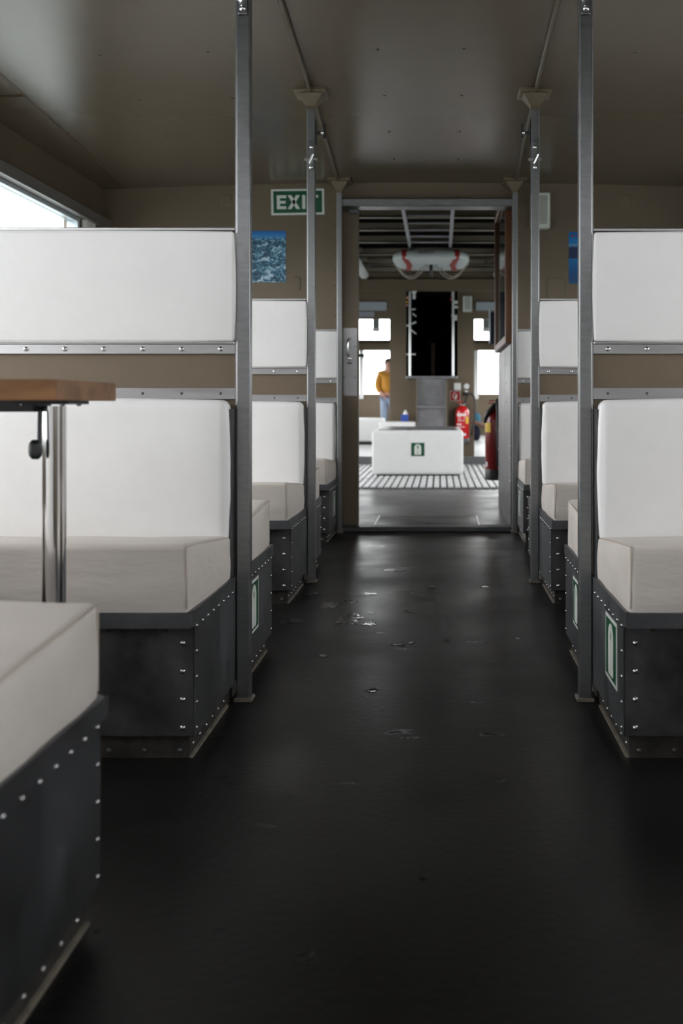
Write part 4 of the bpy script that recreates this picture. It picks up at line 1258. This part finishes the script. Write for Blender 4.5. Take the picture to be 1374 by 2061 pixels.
# bag behind the partition edge
c = at(956, 884, 18.0)
t = thing('backpack', (c.x, 18.0, .11), 'teal and navy bag standing behind the partition near the extinguisher', 'bag')
MB().soft((c.x - .22, 17.88, .112), (c.x + .08, 18.12, at(0, 858, 18).z), .05, .01, n=(5, 4, 6)).build('lower_bag', M_NAVY, t, smooth=180)
MB().soft((c.x - .2, 17.9, at(0, 860, 18).z), (c.x + .09, 18.1, at(0, 832, 18).z), .05, .01, n=(5, 4, 6)).build('upper_bag', M_TEAL, t, smooth=180)
MB().tube([(c.x - .05, 17.87, at(0, 848, 18).z), (c.x + .1, 17.86, at(0, 855, 18).z), (c.x + .22, 17.9, at(0, 860, 18).z)], [.04, .045, .03], 10).build('side_pouch', M_BROWNLEATHER, t, smooth=60)

# ---------------------------------------------------------------- person
def skin_mesh(name, nodes, edges, material, parent, sub=2, root=0):
    """nodes: list of (co, radius[, radius_y])"""
    bm = bmesh.new()
    lay = bm.verts.layers.skin.verify()
    vs = []
    for i, nd in enumerate(nodes):
        v = bm.verts.new(Vector(nd[0]))
        rr = nd[1] if isinstance(nd[1], tuple) else (nd[1], nd[1])
        v[lay].radius = rr
        v[lay].use_root = (i == root)
        vs.append(v)
    for a_, b_ in edges:
        bm.edges.new((vs[a_], vs[b_]))
    me = bpy.data.meshes.new(name); bm.to_mesh(me); bm.free()
    me.materials.append(material)
    o = bpy.data.objects.new(name, me); COL.objects.link(o); o.parent = parent
    sk = o.modifiers.new('skin', 'SKIN'); sk.use_smooth_shade = True
    ss = o.modifiers.new('sub', 'SUBSURF'); ss.levels = sub; ss.render_levels = sub
    return o
PD = 19.3
pc = at(781.5, 0, PD)
H = .108     # floor level of the saloon
per = thing('person', (pc.x, PD, H + .002), 'person in a mustard jacket and light jeans standing beyond the far doorway', 'person')
hgt = at(0, 721.5, PD).z - H                   # standing height so that the head top is where the photo shows it
k = hgt / 1.70
# local coordinates, facing the camera (-y); figure's right arm is at -x
def S(x, y, z): return (x * k, y * k, z * k)
body = [ (S(0, 0, .92), .13 * k), (S(0, .0, 1.10), .115 * k), (S(0, .01, 1.28), .13 * k), (S(0, .01, 1.41), .10 * k), (S(0, 0, 1.47), .055 * k), (S(0, -.01, 1.545), .078 * k), (S(0, -.01, 1.63), .075 * k),
  (S(-.16, .01, 1.38), .062 * k), (S(-.225, .01, 1.12), .047 * k), (S(-.15, -.13, .94), .037 * k), (S(-.085, -.16, .90), .03 * k),
  (S(.16, .01, 1.38), .062 * k), (S(.225, .01, 1.12), .047 * k), (S(.15, -.13, .94), .037 * k), (S(.085, -.16, .90), .03 * k),
  (S(-.09, 0, .84), .085 * k), (S(-.095, -.01, .48), .058 * k), (S(-.10, .02, .08), .04 * k), (S(-.10, -.12, .035), .032 * k),
  (S(.09, 0, .84), .085 * k), (S(.095, -.01, .48), .058 * k), (S(.10, .02, .08), .04 * k), (S(.10, -.12, .035), .032 * k)]
be = [(0, 1), (1, 2), (2, 3), (3, 4), (4, 5), (5, 6), (3, 7), (7, 8), (8, 9), (9, 10), (3, 11), (11, 12), (12, 13), (13, 14), (0, 15), (15, 16), (16, 17), (17, 18), (0, 19), (19, 20), (20, 21), (21, 22)]
skin_mesh('body', body, be, M_SKIN, per)
g = 1.22
jk = [(S(0, 0, .93), .17 * k), (S(0, 0, 1.10), .175 * k), (S(0, .01, 1.28), .165 * k), (S(0, .01, 1.40), .115 * k), (S(0, 0, 1.455), .07 * k),
  (S(-.17, .01, 1.37), .083 * k), (S(-.235, .01, 1.12), .085 * k), (S(-.17, -.12, .96), .055 * k), (S(.17, .01, 1.37), .083 * k), (S(.235, .01, 1.12), .085 * k), (S(.17, -.12, .96), .055 * k)]
skin_mesh('jacket', jk, [(0, 1), (1, 2), (2, 3), (3, 4), (3, 5), (5, 6), (6, 7), (3, 8), (8, 9), (9, 10)], M_MUSTARD, per)
jn = [(S(0, 0, .90), .14 * k), (S(-.09, 0, .82), .10 * k), (S(-.095, -.01, .48), .075 * k), (S(-.10, .02, .10), .06 * k), (S(.09, 0, .82), .10 * k), (S(.095, -.01, .48), .075 * k), (S(.10, .02, .10), .06 * k)]
skin_mesh('jeans', jn, [(0, 1), (1, 2), (2, 3), (0, 4), (4, 5), (5, 6)], M_JEANS, per)
for sx in (-1, 1):
    b = MB().soft(Vector(S(sx * .10 - .05, -.20, .0)) + per.location, Vector(S(sx * .10 + .05, .08, .085)) + per.location, .03 * k, .0, n=(3, 5, 2))
    b.build('shoe', M_SHOE, per, smooth=180)
# hair cap, face features and fingers
L = per.location
hb = MB(); hb.sphere(L + Vector(S(0, .02, 1.605)), .102 * k, (.92, 1.05, .98), 16, 10)
hb.box(L.x - .085 * k, L.x + .085 * k, L.y + .02 * k, L.y + .10 * k, L.z + 1.47 * k, L.z + 1.60 * k, bevel=.03 * k, seg=2)
hb.build('hair', M_HAIR, per, smooth=180)
MB().sphere(L + Vector(S(0, -.052, 1.565)), .072 * k, (.88, .72, 1.15), 14, 10).build('face', M_SKIN, per, smooth=180)
MB().sphere(L + Vector(S(0, -.108, 1.555)), .014 * k, (.8, 1, 1.4)).build('nose', M_SKIN, per, smooth=180)
for sx in (-1, 1):
    MB().sphere(L + Vector(S(sx * .028, -.098, 1.575)), .009 * k, (1.2, .6, .7)).build('eye', M_HAIR, per, smooth=180)
    MB().sphere(L + Vector(S(sx * .072, -.02, 1.565)), .018 * k, (.5, .8, 1.3)).build('ear', M_SKIN, per, smooth=180)
    for i in range(4):
        p_ = L + Vector(S(sx * (.10 - .005 * i), -.155 - .012 * (i - 1.5), .905 - .012 * i))
        MB().tube([p_, p_ + Vector((-sx * .035 * k, -.018 * k, -.025 * k)), p_ + Vector((-sx * .05 * k, -.008 * k, -.05 * k))], [.010 * k, .009 * k, .007 * k], 6).build('finger', M_SKIN, per, smooth=180)
    p_ = L + Vector(S(sx * .10, -.165, .92))
    MB().tube([p_, p_ + Vector((-sx * .02 * k, -.03 * k, .0)), p_ + Vector((-sx * .04 * k, -.035 * k, -.015 * k))], [.011 * k, .01 * k, .008 * k], 6).build('thumb', M_SKIN, per, smooth=180)
MB().box(L.x - .02 * k, L.x + .02 * k, L.y - .108 * k, L.y - .095 * k, L.z + 1.517 * k, L.z + 1.525 * k, bevel=.002).build('mouth', M_FLOATRED, per)

# white curtain bundle at the end of the side window
t = thing('curtain_bundle', (XL + .01, 5.62, Z(.0)), 'gathered white curtain at the end of the side window', 'curtain')
m = MB()
prof = []
for i in range(25):
    a_ = i / 24
    prof.append((XL + .012 + .02 * abs(math.sin(a_ * math.pi * 5)), 5.54 + a_ * .16))
prof += [(XL + .004, 5.70), (XL + .004, 5.54)]
m.prism(prof, 'z', Z(.05), Z(1.034))
m.build('folds', mat('curtain_white', (0.72, 0.70, 0.66), 0.8), t)

# ---------------------------------------------------------------- lake outside
tag(MB().box(-600, 600, -600, 700, -2.3, -2.2).build('lake', mat('lake_water', (0.24, 0.28, 0.28), 0.2, bump=0.3, bscale=0.6)), 'grey lake water around the boat', 'lake', kind='structure')
